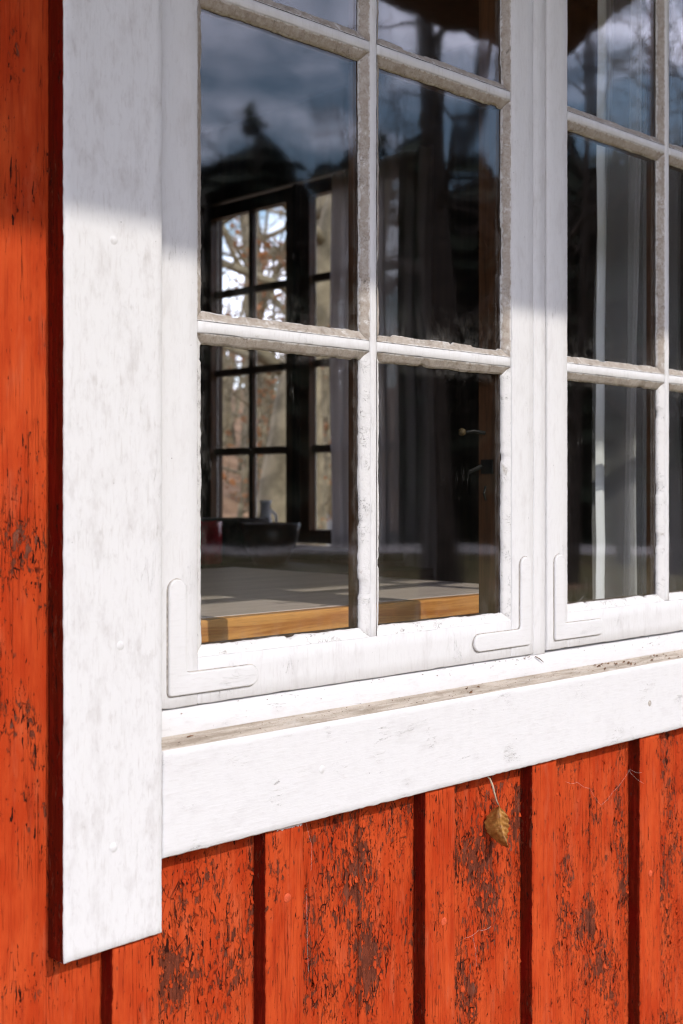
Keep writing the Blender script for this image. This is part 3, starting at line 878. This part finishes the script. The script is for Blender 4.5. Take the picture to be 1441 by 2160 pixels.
def l_bracket(sash, cx, cz, flip, long_=0.100, wd=0.0187, th=0.0034):
    """L plate with its outer corner at (cx, cz); arms go up and, by flip, to the right (1) or left (-1)"""
    r = wd/2; pts = []
    pts.append((0.003, 0)); 
    for k in range(9):
        a = -pi/2 + pi*k/8; pts.append((long_-r + r*cos(a), r + r*sin(a)))
    pts.append((wd+0.004, wd)); pts.append((wd+0.001, wd+0.001)); pts.append((wd, wd+0.004))
    for k in range(9):
        a = 0 + pi*k/8; pts.append((r + r*cos(a), long_-r + r*sin(a)))
    pts.append((0, 0.003)); pts.append((0.0008, 0.0008))
    bm = bmesh.new()
    cen = [(0.5*wd + 0.22*(p[0]-0.5*wd), 0.5*wd + 0.22*(p[1]-0.5*wd)) for p in pts]
    sk = []
    for i, p in enumerate(pts):                       # grimy paint build-up round the plate
        q0, q1 = pts[i-1], pts[(i+1) % len(pts)]
        tx, tz = q1[0]-q0[0], q1[1]-q0[1]; tl = sqrt(tx*tx+tz*tz)
        g_ = 0.0009 + 0.0005*pn(i*1.7, cx*9)
        sk.append((p[0] + tz/tl*g_, p[1] - tx/tl*g_))
    gv = [bm.verts.new((cx + flip*p[0], -0.0003, cz + p[1])) for p in sk]
    gf = bm.faces.new(gv); gf.material_index = 1
    vs = [bm.verts.new((cx + flip*p[0], 0.0004, cz + p[1])) for p in pts]
    f = bm.faces.new(vs)
    ext = bmesh.ops.extrude_face_region(bm, geom=[f])
    top = [g for g in ext['geom'] if isinstance(g, bmesh.types.BMVert)]
    for v in top: v.co.y -= th
    tf = [g for g in ext['geom'] if isinstance(g, bmesh.types.BMFace)]
    eds = list({e for t_ in tf for e in t_.edges})
    bmesh.ops.recalc_face_normals(bm, faces=bm.faces)
    bmesh.ops.bevel(bm, geom=eds, offset=0.0016, segments=3, profile=0.6, affect='EDGES')
    me = bpy.data.meshes.new('corner_bracket'); bm.to_mesh(me); bm.free()
    me.materials.append(M['white_metal']); me.materials.append(M['grime'])
    me.polygons.foreach_set('use_smooth', [True]*len(me.polygons))
    return link('corner_bracket', me, sash)

def pane(sash, x0, x1, z0, z1, seed, mat):
    mb = MB(); nx, nz = 16, 22
    cx, cz = (x0+x1)/2, (z0+z1)/2
    R = random.Random(seed); tx, tz = R.uniform(-0.0022, 0.0022), R.uniform(-0.0016, 0.0016)
    for side, yb in ((0, 0.0096), (1, 0.0118)):
        for j in range(nz+1):
            for i in range(nx+1):
                x = x0 + (x1-x0)*i/nx; z = z0 + (z1-z0)*j/nz
                y = yb + 0.00009*pn(x*13+seed, z*3.5, seed) + tx*(x-cx) + tz*(z-cz)
                mb.vert(x-cx, y, z-cz)
    N1 = (nx+1)*(nz+1)
    for j in range(nz):
        for i in range(nx):
            a = j*(nx+1)+i
            mb.face((a, a+1, a+nx+2, a+nx+1)); mb.face((a+N1, a+N1+nx+1, a+N1+nx+2, a+N1+1))
    return mb.build('window_pane', mat, sash, True, (cx, 0, cz))

def make_sash(loc, seed, brackets, glass):
    mb = MB()
    for (a, b_) in ((0, OX0), (OX1, SW)):
        plank(mb, a, b_, 0.0, 0.0120, 0.0, SH, 0.012, 0.0012, 0.0006, 0.0003, None, seed=seed+a*5, sk=1)
    for (a, b_) in ((0, ROWS[0][0]), (ROWS[3][1], SH)):
        plank(mb, OX0+0.0001, OX1-0.0001, 0.0004, 0.0120, a, b_, 0.012, 0.0010, 0.0006, 0.0003, None, seed=seed+a*3+2, sk=1)
    s = mb.build('window_sash', M['white_sash'], cottage, True, loc)
    # brown inside half of the sash
    mb = MB(); e = 0.008
    mb.box(0.001, OX0+e, 0.0123, 0.041, 0.001, SH-0.001); mb.box(OX1-e, SW-0.001, 0.0123, 0.041, 0.001, SH-0.001)
    mb.box(OX0+e, OX1-e, 0.0125, 0.0405, 0.001, ROWS[0][0]+0.006); mb.box(OX0+e, OX1-e, 0.0125, 0.0405, ROWS[3][1]-e, SH-0.001)
    mb.build('inner_frame', M['brown'], s)
    # glazing bars: white outside, brown inside
    def bar(x0, x1, z0, z1, sd):
        mb = MB(); plank(mb, x0, x1, 0.0008, 0.0120, z0, z1, 0.010, 0.0014, 0.0006, 0.0003, None, seed=sd, sk=1)
        return mb.build('muntin', M['white_sash'], s, True)
    bar(MC-0.005, MC+0.005, ROWS[0][0]+0.0002, ROWS[3][1]-0.0002, seed+20)
    for r in range(3):
        for (a, b_) in COLS: bar(a+0.0002, b_-0.0002, ROWS[r][1], ROWS[r+1][0], seed+30+r*2+a)
    mb = MB()
    mb.box(MC-0.0125, MC+0.0125, 0.0124, 0.024, ROWS[0][0]+0.006, ROWS[3][1]-e)
    for r in range(3):
        zc = (ROWS[r][1]+ROWS[r+1][0])/2
        mb.box(OX0+e, MC-0.0125, 0.0126, 0.0238, zc-0.0122, zc+0.0122); mb.box(MC+0.0125, OX1-e, 0.0126, 0.0238, zc-0.0122, zc+0.0122)
    mb.build('inner_muntin', M['brown'], s)
    for r, (z0, z1) in enumerate(ROWS):
        pm = [M['putty_paint'], M['putty_mid'], M['putty_bare'], M['putty_bare']][r]
        for c, (x0, x1) in enumerate(COLS):
            sd = seed + r*9.1 + c*4.3; w = 0.009
            putty_strip((x0, z0), (x1, z0), (0, 1), w, sd, M['putty_mid'] if r else pm, s, 1)
            putty_strip((x1, z1), (x0, z1), (0, -1), w, sd+1, M['putty_bare'], s, 1)
            putty_strip((x0, z1), (x0, z0), (1, 0), w, sd+2, pm, s, 1)
            putty_strip((x1, z0), (x1, z1), (-1, 0), w, sd+3, pm, s, 1)
            pane(s, x0+0.0006, x1-0.0006, z0+0.0006, z1-0.0006, sd, glass)
    for (cx, cz, fl) in brackets: l_bracket(s, cx, cz, fl)
    return s
X0L, X0R = 0.6324, 1.1785
sashL = make_sash((X0L, 0.022, WZ0), 3.0, [(0.6394-X0L, 0.0103, 1), (1.1447-X0L, 0.0115, -1)], M['glass'])
sashL['label'] = 'left window sash of eight panes beside the white side casing'
sashR = make_sash((X0R, 0.022, WZ0+0.0015), 61.0, [(1.1905-X0R, 0.0105, 1), (SW-0.008, 0.0105, -1)], M['glass'])
sashR['label'] = 'right window sash with a sheer curtain behind its panes'

def copy_part(o, parent):
    c = o.copy(); COL.objects.link(c); c.parent = parent
    for ch in o.children:
        d = ch.copy(); COL.objects.link(d); d.parent = c
        if d.name.startswith('window_pane'):
            d.material_slots[0].link = 'OBJECT'; d.material_slots[0].material = M['glass_far']
    return c
GX = 2.995
for ypos in (2.415, 1.869):
    g = copy_part(sashL, cottage)
    g.location = (GX, ypos, WZ0); g.rotation_euler = (0, 0, radians(90))
    g['label'] = 'dark gable window sash at the far side of the room'

# --- wall core, inner walls, floor, ceiling, roof, plinth
IX0, IX1, IY1 = -2.25, 2.955, 4.3
FLR, CEI = 0.60, 2.86
def part(name, mat, boxes):
    mb = MB()
    for b_ in boxes: mb.box(*b_)
    return mb.build(name, mat, cottage)
part('wall_core', M['dark_wood'], [(-2.4, 0.5995, 0.0450, 0.125, 0.40, 3.3), (1.7335, 3.10, 0.0450, 0.125, 0.40, 3.3),
                                    (0.5995, 1.7335, 0.0450, 0.125, 0.40, EYE-0.2253), (0.5995, 1.7335, 0.0450, 0.125, EYE+1.1205, 3.3)])
GO = (1.855, 2.949, WZ0-0.012, WZ1+0.012)     # gable opening
part('gable_wall', M['dark_wood'], [(IX1, 3.06, 0.1255, GO[0], 0.4, 3.3), (IX1, 3.06, GO[1], IY1+0.1, 0.4, 3.3),
                                     (IX1, 3.06, GO[0], GO[1], 0.4, GO[2]), (IX1, 3.06, GO[0], GO[1], GO[3], 3.3)])
part('gable_post', M['dark_wood'], [(2.94, 3.0, 2.391, 2.413, WZ0, WZ1)])
part('gable_sill', M['dark_wood'], [(2.76, 2.9545, 1.80, 3.0, WZ0-0.035, WZ0-0.006)])
part('back_wall', M['dark_wood'], [(IX0-0.1, IX1-0.001, IY1, IY1+0.1, 0.4, 3.3)])
part('left_wall', M['dark_wood'], [(IX0-0.12, IX0, 0.1255, IY1-0.001, 0.4, 3.3)])
part('floor', M['floor_wood'], [(IX0+0.001, IX1-0.001, 0.1255, IY1-0.001, FLR-0.1, FLR)])
part('ceiling', M['dark_wood'], [(IX0+0.001, IX1-0.001, 0.1255, IY1-0.001, CEI, CEI+0.05)])
part('plinth', M['stone'], [(-2.4, 3.1, 0.06, IY1+0.1, 0.0, 0.399)])
EY, EZ = -1.70, EYE+0.2193+1.7*0.73
mb = MB()
pit = tan(radians(24))
ridge_y = 2.2
a = [(-2.9, EY, EZ), (3.55, EY, EZ), (3.55, ridge_y, EZ+(ridge_y-EY)*pit), (-2.9, ridge_y, EZ+(ridge_y-EY)*pit)]
c = [(-2.9, 5.9, EZ), (3.55, 5.9, EZ)]
for p in a: mb.vert(*p)
for p in c: mb.vert(*p)
for p in a: mb.vert(p[0], p[1], p[2]+0.11)
for p in c: mb.vert(p[0], p[1], p[2]+0.11)
for q in ((0, 3, 2, 1), (3, 4, 5, 2)): mb.face(q, 1)
for q in ((6, 7, 8, 9), (9, 8, 11, 10)): mb.face(q, 0)
for q in ((0, 1, 7, 6), (1, 2, 8, 7), (2, 5, 11, 8), (5, 4, 10, 11), (4, 3, 9, 10), (3, 0, 6, 9)): mb.face(q, 1)
mb.build('roof', [M['roof'], M['soffit']], cottage)

# --- white paint that ran over the batten tops
def smear(x0, x1, z, d, seed):
    mb = MB(); n_ = 46; prev = None
    for k in range(n_+1):
        x = x0 + (x1-x0)*k/n_
        ln = max(0.0008, d*(0.55 + 0.9*pn(x*900, seed) + 0.5*pn(x*260, seed+3)))
        cur = (mb.vert(x, 0.0054, z), mb.vert(x, 0.0054, z-ln), mb.vert(x, 0.0061, z-ln-0.0003))
        if prev:
            for a in range(2): mb.face((prev[a], prev[a+1], cur[a+1], cur[a]))
        prev = cur
    return mb.build('paint_smear', M['white_h'], cottage)
smear(0.7490, 0.7800, CB-0.0009, 0.0032, 3.0)

# --- nail heads
def nail(x, y, z, r, mat):
    mb = MB(); n_ = 12
    ring = [mb.vert(x + r*cos(2*pi*k/n_), y, z + r*sin(2*pi*k/n_)) for k in range(n_)]
    r2 = [mb.vert(x + 0.7*r*cos(2*pi*k/n_), y-0.0007, z + 0.7*r*sin(2*pi*k/n_)) for k in range(n_)]
    for k in range(n_): mb.face((ring[k], ring[(k+1) % n_], r2[(k+1) % n_], r2[k]))
    mb.face(r2); return mb.build('nail_head', mat, cottage, True)
for (x, z) in ((0.7622, 1.128), (0.9787, 1.0543), (1.371, 1.02)):
    nail(x, 0.0058, z, 0.0042, M['crust'])
for (x, z) in ((0.5767, 1.3745), (0.5704, 1.2132), (0.5704, 1.70), (0.80, 1.24), (1.36, 1.235)):
    nail(x, 0.0001, z, 0.0040, M['grime'] if x > 0.9 else M['white_v'])

# ================================================================== inside the room
# table against the window
TZ, TY0, TY1, TX0, TX1 = EYE-0.1445, 0.25, 0.965, 0.20, 1.49
table = empty('table', ((TX0+TX1)/2, (TY0+TY1)/2, FLR))
def tpart(name, mat, x0, x1, y0, y1, z0, z1, bev=0.002):
    mb = MB(); ox, oy = (TX0+TX1)/2, (TY0+TY1)/2
    plank(mb, x0-ox, x1-ox, y0-oy, y1-oy, z0-FLR, z1-FLR, 0.05, bev, 0, 0, None, sk=1)
    return mb.build(name, mat, table)
tpart('table_top', M['tabletop'], TX0, TX1, TY0+0.0205, TY1, TZ-0.024, TZ+0.0004)
tpart('edge_band', M['pine'], TX0, TX1, TY0, TY0+0.020, TZ-0.0265, TZ, 0.0025)
tpart('apron', M['pine'], TX0+0.08, TX1-0.08, TY0+0.06, TY0+0.085, TZ-0.11, TZ-0.0245)
for lx in (TX0+0.06, TX1-0.12):
    for ly in (TY0+0.05, TY1-0.11): tpart('leg', M['pine'], lx, lx+0.06, ly, ly+0.06, FLR, TZ-0.0248)
tag(table, 'wooden table with sunlit orange pine edge just inside the window', 'table')

# curtains
def curtain(name, x0, x1, y, z0, z1, amp, folds, mat, seed, axis='x', gather=0.0):
    mb = MB(); nx = int(max(30, folds*14)); nz = 30
    for j in range(nz+1):
        t = j/nz; z = z0 + (z1-z0)*t
        for i in range(nx+1):
            u = i/nx; s_ = x0 + (x1-x0)*u
            ph = folds*2*pi*u + 1.2*pn(u*4, t*1.5, seed) + 0.5*pn(t*3, seed)
            off = amp*(sin(ph) + 0.4*sin(2.3*ph+1+t))*(0.75+0.35*(1-t))
            off += 0.02*pn(u*3, t*2, seed+4)
            s2 = s_ + 0.006*pn(t*3, u*6, seed+7) + gather*(1-u)*(1-t)
            mb.vert(*((s2, y+off, z) if axis == 'x' else (y+off, s2, z)))
    for j in range(nz):
        for i in range(nx):
            a = j*(nx+1)+i; mb.face((a, a+1, a+nx+2, a+nx+1))
    return mb.build(name, mat, None, True)
def base_origin(o):
    me = o.data; zs = min(v.co.z for v in me.vertices)
    cx = sum(v.co.x for v in me.vertices)/len(me.vertices); cy_ = sum(v.co.y for v in me.vertices)/len(me.vertices)
    off = Vector((cx, cy_, zs)); me.transform(Matrix.Translation(-off)); o.location = off
    return o
cz0, cz1 = EYE-0.34, EYE+1.06
vo = base_origin(curtain('curtain', 1.594, 2.00, 0.222, cz0, cz1, 0.020, 6, M['sheer'], 3.0, gather=-0.010))
tag(vo, 'sheer grey voile curtain with a white hem behind the right sash', 'curtain')
mb = MB(); nz = 60
for j in range(nz+1):
    t = j/nz; z = cz0 + (cz1-cz0)*t
    wob = 0.0035*pn(t*9, 2.2) + 0.0015*pn(t*30, 4.2)
    for (dx, dy) in ((0, 0.0), (0.010, -0.004), (0.0255, 0.002), (0.0285, 0.006)):
        mb.vert(1.558 - 0.008*(1-t) + dx + wob - vo.location.x, 0.210 + dy + 0.004*pn(t*5, 7) - vo.location.y, z - vo.location.z)
for j in range(nz):
    for i in range(3):
        a = j*4+i; mb.face((a, a+1, a+5, a+4))
mb.build('hem', M['hem'], vo, True)
g1 = base_origin(curtain('curtain', 1.945, 2.172, 2.90, EYE-0.55, EYE+1.05, 0.016, 4, M['grey_cloth'], 8.0, 'y'))
tag(g1, 'grey curtain hanging beside the far gable window', 'curtain')
g2 = base_origin(curtain('curtain', 1.69, 1.952, 2.86, EYE-0.55, EYE+1.05, 0.016, 4, M['grey_cloth'], 12.0, 'y'))
tag(g2, 'dark second curtain against the gable wall behind the right panes', 'curtain')

# sideboard under the gable window with its things
sb = empty('sideboard', (2.62, 2.6, FLR))
SBT = EYE-0.235
p = MB(); p.box(-0.20, 0.20, -0.95, 0.75, SBT-FLR-0.03, SBT-FLR); p.build('top', M['dark_wood'], sb)
p = MB(); p.box(-0.18, 0.18, -0.93, 0.73, 0.08, SBT-FLR-0.031); p.build('body', M['dark_wood'], sb)
for dy in (-0.55, -0.1, 0.35):
    p = MB(); p.box(-0.19, -0.181, dy-0.19, dy+0.19, 0.12, 0.55); d_ = p.build('door', M['dark_wood'], sb)
    p = MB(); p.lathe([(0.004, 0), (0.012, 0.008), (0.004, 0.016)], -0.196, dy+0.15, 0.34, 10); p.build('knob', M['brass'], d_)
for (dx, dy) in ((-0.15, -0.88), (0.15, -0.88), (-0.15, 0.68), (0.15, 0.68)):
    p = MB(); p.box(dx-0.025, dx+0.025, dy-0.025, dy+0.025, 0, 0.0795); p.build('leg', M['dark_wood'], sb)
tag(sb, 'low dark sideboard under the far gable window', 'sideboard')
def vessel(name, prof, loc, mat, label, cat, handle=None, n_=22):
    mb = MB(); mb.lathe(prof, n=n_); o = mb.build(name, mat, None, True, loc)
    if handle:
        h = MB(); h.tube(handle, [0.005]*len(handle), 6); h.build('handle', mat, o, True)
    return tag(o, label, cat)
vessel('basket', [(0.075, 0), (0.10, 0.03), (0.112, 0.09), (0.118, 0.138), (0.112, 0.142), (0.10, 0.10), (0.07, 0.02)], (2.62, 2.345, SBT), M['basket'],
       'round dark basket on the sideboard under the gable window', 'basket')
vessel('bowl', [(0.05, 0), (0.055, 0.01), (0.085, 0.07), (0.095, 0.128), (0.088, 0.13), (0.06, 0.05), (0.02, 0.02)], (2.60, 2.14, SBT), M['bowl'],
       'brown stoneware bowl beside the dark basket on the sideboard', 'bowl')
vessel('jug', [(0.022, 0), (0.030, 0.03), (0.032, 0.09), (0.018, 0.15), (0.017, 0.185), (0.022, 0.20), (0.016, 0.195)], (2.74, 2.325, SBT), M['ceramic'],
       'small white ceramic jug behind the brown bowl', 'jug', [(0.03, 0, 0.08), (0.05, 0, 0.11), (0.045, 0, 0.15), (0.018, 0, 0.17)])
vessel('mug', [(0.034, 0), (0.038, 0.01), (0.038, 0.135), (0.034, 0.135), (0.03, 0.02)], (2.46, 2.268, SBT), M['red_enamel'],
       'red enamel mug at the end of the sideboard by the basket', 'mug', [(0, 0.037, 0.085), (0, 0.062, 0.075), (0, 0.062, 0.035), (0, 0.037, 0.025)])

# window fastener on the inside of the left sash
fx = 1.106 - X0L
p = MB(); p.tube([(fx-0.004, 0.030, 0.0639+0.187), (fx-0.016, 0.036, 0.066+0.187), (fx-0.030, 0.040, 0.064+0.187)], [0.0022, 0.002, 0.0022], 6)
p.build('fastener_bar', M['iron'], sashL, True); p = MB()
p.lathe([(0.001, -0.004), (0.0042, -0.002), (0.0042, 0.003), (0.001, 0.005)], fx-0.032, 0.040, 0.064+0.187, 10)
p.build('fastener_knob', M['brass'], sashL, True)
p = MB(); p.box(fx-0.0035, fx-0.0004, 0.020, 0.036, 0.187+0.018, 0.187+0.034)
p.tube([(fx-0.006, 0.034, 0.187+0.026), (fx-0.022, 0.038, 0.187+0.020)], [0.0028, 0.002], 6)
p.tube([(fx-0.003, 0.030, 0.187+0.004), (fx-0.006, 0.030, 0.187-0.004), (fx-0.002, 0.030, 0.187-0.012)], [0.0014]*3, 5)
p.build('latch', M['iron'], sashL)

# ================================================================== small things on the wall
# dry beech leaf dangling from the bottom casing
leaf = empty('beech_leaf', (1.0690, 0.0060, EYE-0.3415))
mb = MB(); nu, nv = 26, 18
LL = 0.0460
def leaf_pt(u, v):
    w = 0.0132*sin(pi*min(1, u*0.97+0.015)**0.82)*(1 - 0.15*u)
    w *= 1 + 0.06*abs(sin(7*pi*u))
    ax = 0.004*sin(pi*u) ; 
    x = v*w - 0.010*sin(pi*u*0.9)*0.35 + 0.004*u
    z = -LL*u - 0.003*abs(v)*(1-u) 
    rid = 0.0021*sin(7.5*2*pi*(u - 0.16*abs(v)))*min(1, abs(v)*2.2)*sin(pi*u)**0.5
    y = 0.0165*abs(v)**1.6*(0.5+0.5*u)*(1.25 if v < 0 else 0.7) + rid - 0.010*(u-0.45)**2 + 0.002*pn(u*5, v*3)
    return x, y, z
R_ = Matrix.Rotation(radians(-30), 3, 'Z') @ Matrix.Rotation(radians(-7), 3, 'Y') @ Matrix.Rotation(radians(-8), 3, 'X')
for i in range(nu+1):
    for j in range(nv+1):
        p = R_ @ Vector(leaf_pt(i/nu, 2*j/nv-1)); mb.vert(*p)
for i in range(nu):
    for j in range(nv):
        a = i*(nv+1)+j; mb.face((a, a+1, a+nv+2, a+nv+1))
mb.build('blade', M['leaf'], leaf, True)
mb = MB()
rib = [R_ @ (Vector(leaf_pt(k/10, 0.0)) + Vector((0, -0.0003, 0))) for k in range(10)]
mb.tube([tuple(q) for q in rib], [0.0005*(1-0.08*k) for k in range(10)], 5)
mb.build('midrib', M['leaf'], leaf, True)
mb = MB()
mb.tube([(0.0, 0, 0.0), (-0.003, 0.001, 0.006), (-0.0062, 0.001, 0.014), (-0.0085, 0.0015, 0.022), (-0.0125, 0.002, 0.030), (-0.017, 0.003, 0.0345)],
        [0.0006, 0.0008, 0.0011, 0.0013, 0.0010, 0.0007], 6)
mb.build('stalk', M['thread'], leaf, True)
tag(leaf, 'curled brown beech leaf dangling below the white bottom casing', 'leaf')

# cobweb strands
def web(pts_list, label):
    mb = MB(); o0 = Vector(pts_list[0][0])
    for pts in pts_list:
        P = []
        for i in range(len(pts)-1):
            for k in range(6):
                t = k/6; q = Vector(pts[i]).lerp(Vector(pts[i+1]), t); P.append(tuple(q - o0 + Vector((0, 0, -0.002*sin(pi*t)))))
        P.append(tuple(Vector(pts[-1]) - o0))
        mb.tube(P, [0.00006]*len(P), 4)
    o = mb.build('cobweb', M['silk'], None, False, o0)
    return tag(o, label, 'cobweb')
web([[(1.213, 0.021, 1.158), (1.235, 0.020, 1.154), (1.262, 0.021, 1.142)], [(1.262, 0.021, 1.142), (1.285, 0.021, 1.118), (1.31, 0.02, 1.13), (1.335, 0.012, 1.155), (1.349, 0.004, 1.150)],
     [(1.33, 0.012, 1.155), (1.352, 0.003, 1.136)]], 'thin cobweb strung below the casing right of the brown leaf')
web([[(0.80, 0.022, 1.188), (0.805, 0.019, 1.165), (0.806, 0.0215, 1.14)], [(0.801, 0.022, 1.12), (0.800, 0.02, 1.07), (0.803, 0.0215, 1.045)]],
    'short cobweb hanging beside the second batten')
web([[(1.03, 0.022, 1.020), (1.05, 0.018, 1.025), (1.075, 0.0215, 1.022)], [(1.045, 0.022, 1.018), (1.046, 0.019, 1.005), (1.05, 0.0215, 0.985)]],
    'small cobweb on the worn board below the brown leaf')
web([[(1.222, 0.030, 1.352), (1.235, 0.029, 1.362), (1.262, 0.030, 1.372)], [(1.222, 0.030, 1.40), (1.228, 0.029, 1.37), (1.24, 0.030, 1.357)]],
    'tangled cobweb in the lower corner of the right sash')
# crumbs and dead insects along the sill ledge
def crumb(mb, x, y, z, s, R):
    b = len(mb.v); k = 5
    top = mb.vert(x, y-0.3*s, z+s*0.9)
    ring = [mb.vert(x + s*R.uniform(.6, 1.3)*cos(2*pi*q/k), y + 0.7*s*sin(2*pi*q/k), z + R.uniform(-.2, .4)*s) for q in range(k)]
    for q in range(k): mb.face((top, ring[q], ring[(q+1) % k]))
    mb.face(list(reversed(ring)))
mb = MB(); R = random.Random(99)
for _ in range(170):
    x = 0.63 + 0.85*R.random()**0.6; y = R.uniform(0.004, 0.0215)
    crumb(mb, x, y, EYE-0.2163 + 0.006*y/0.0225, R.uniform(0.0003, 0.0009), R)
for _ in range(34):
    x = R.choice([R.gauss(1.33, 0.02), R.gauss(1.02, 0.012), R.gauss(1.41, 0.02), R.gauss(1.29, 0.02)]); y = R.uniform(0.004, 0.02)
    crumb(mb, x, y, EYE-0.2163 + 0.006*y/0.0225, R.uniform(0.0010, 0.0026), R)
for _ in range(60):                                          # stuck in the gap under the sashes
    x = 0.65 + 0.8*R.random(); crumb(mb, x, 0.0224, EYE-0.1885 - R.random()**2*0.012, R.uniform(0.0003, 0.0010), R)
for _ in range(16):
    x = R.gauss(1.145, 0.010); crumb(mb, x, 0.0222, EYE-0.1880 - abs(R.gauss(0, 0.004)), R.uniform(0.0004, 0.0011), R)
o = mb.build('sill_debris', M['crumb'])
tag(o, 'brown crumbs and dead insects scattered along the window ledge', 'debris', None, 'stuff')
# dry needles on the ledge
for i, (x, y, a, L, lab) in enumerate(((0.655, 0.015, 0.1, 0.006, 'short dry needle on the ledge beside the side casing'),
                                       (1.155, 0.0215, -0.5, 0.016, 'dry needle caught under the gap between the two sashes'))):
    z = EYE-0.2120 if i == 0 else EYE-0.190
    mb = MB(); mb.tube([(0, 0, 0), (L*cos(a)*0.5, -0.001, L*sin(a)*0.5+0.0006), (L*cos(a), -0.001, L*sin(a))], [0.0005, 0.0006, 0.0003], 5)
    tag(mb.build('dry_needle', M['crumb'], None, True, (x, y, z)), lab, 'needle')
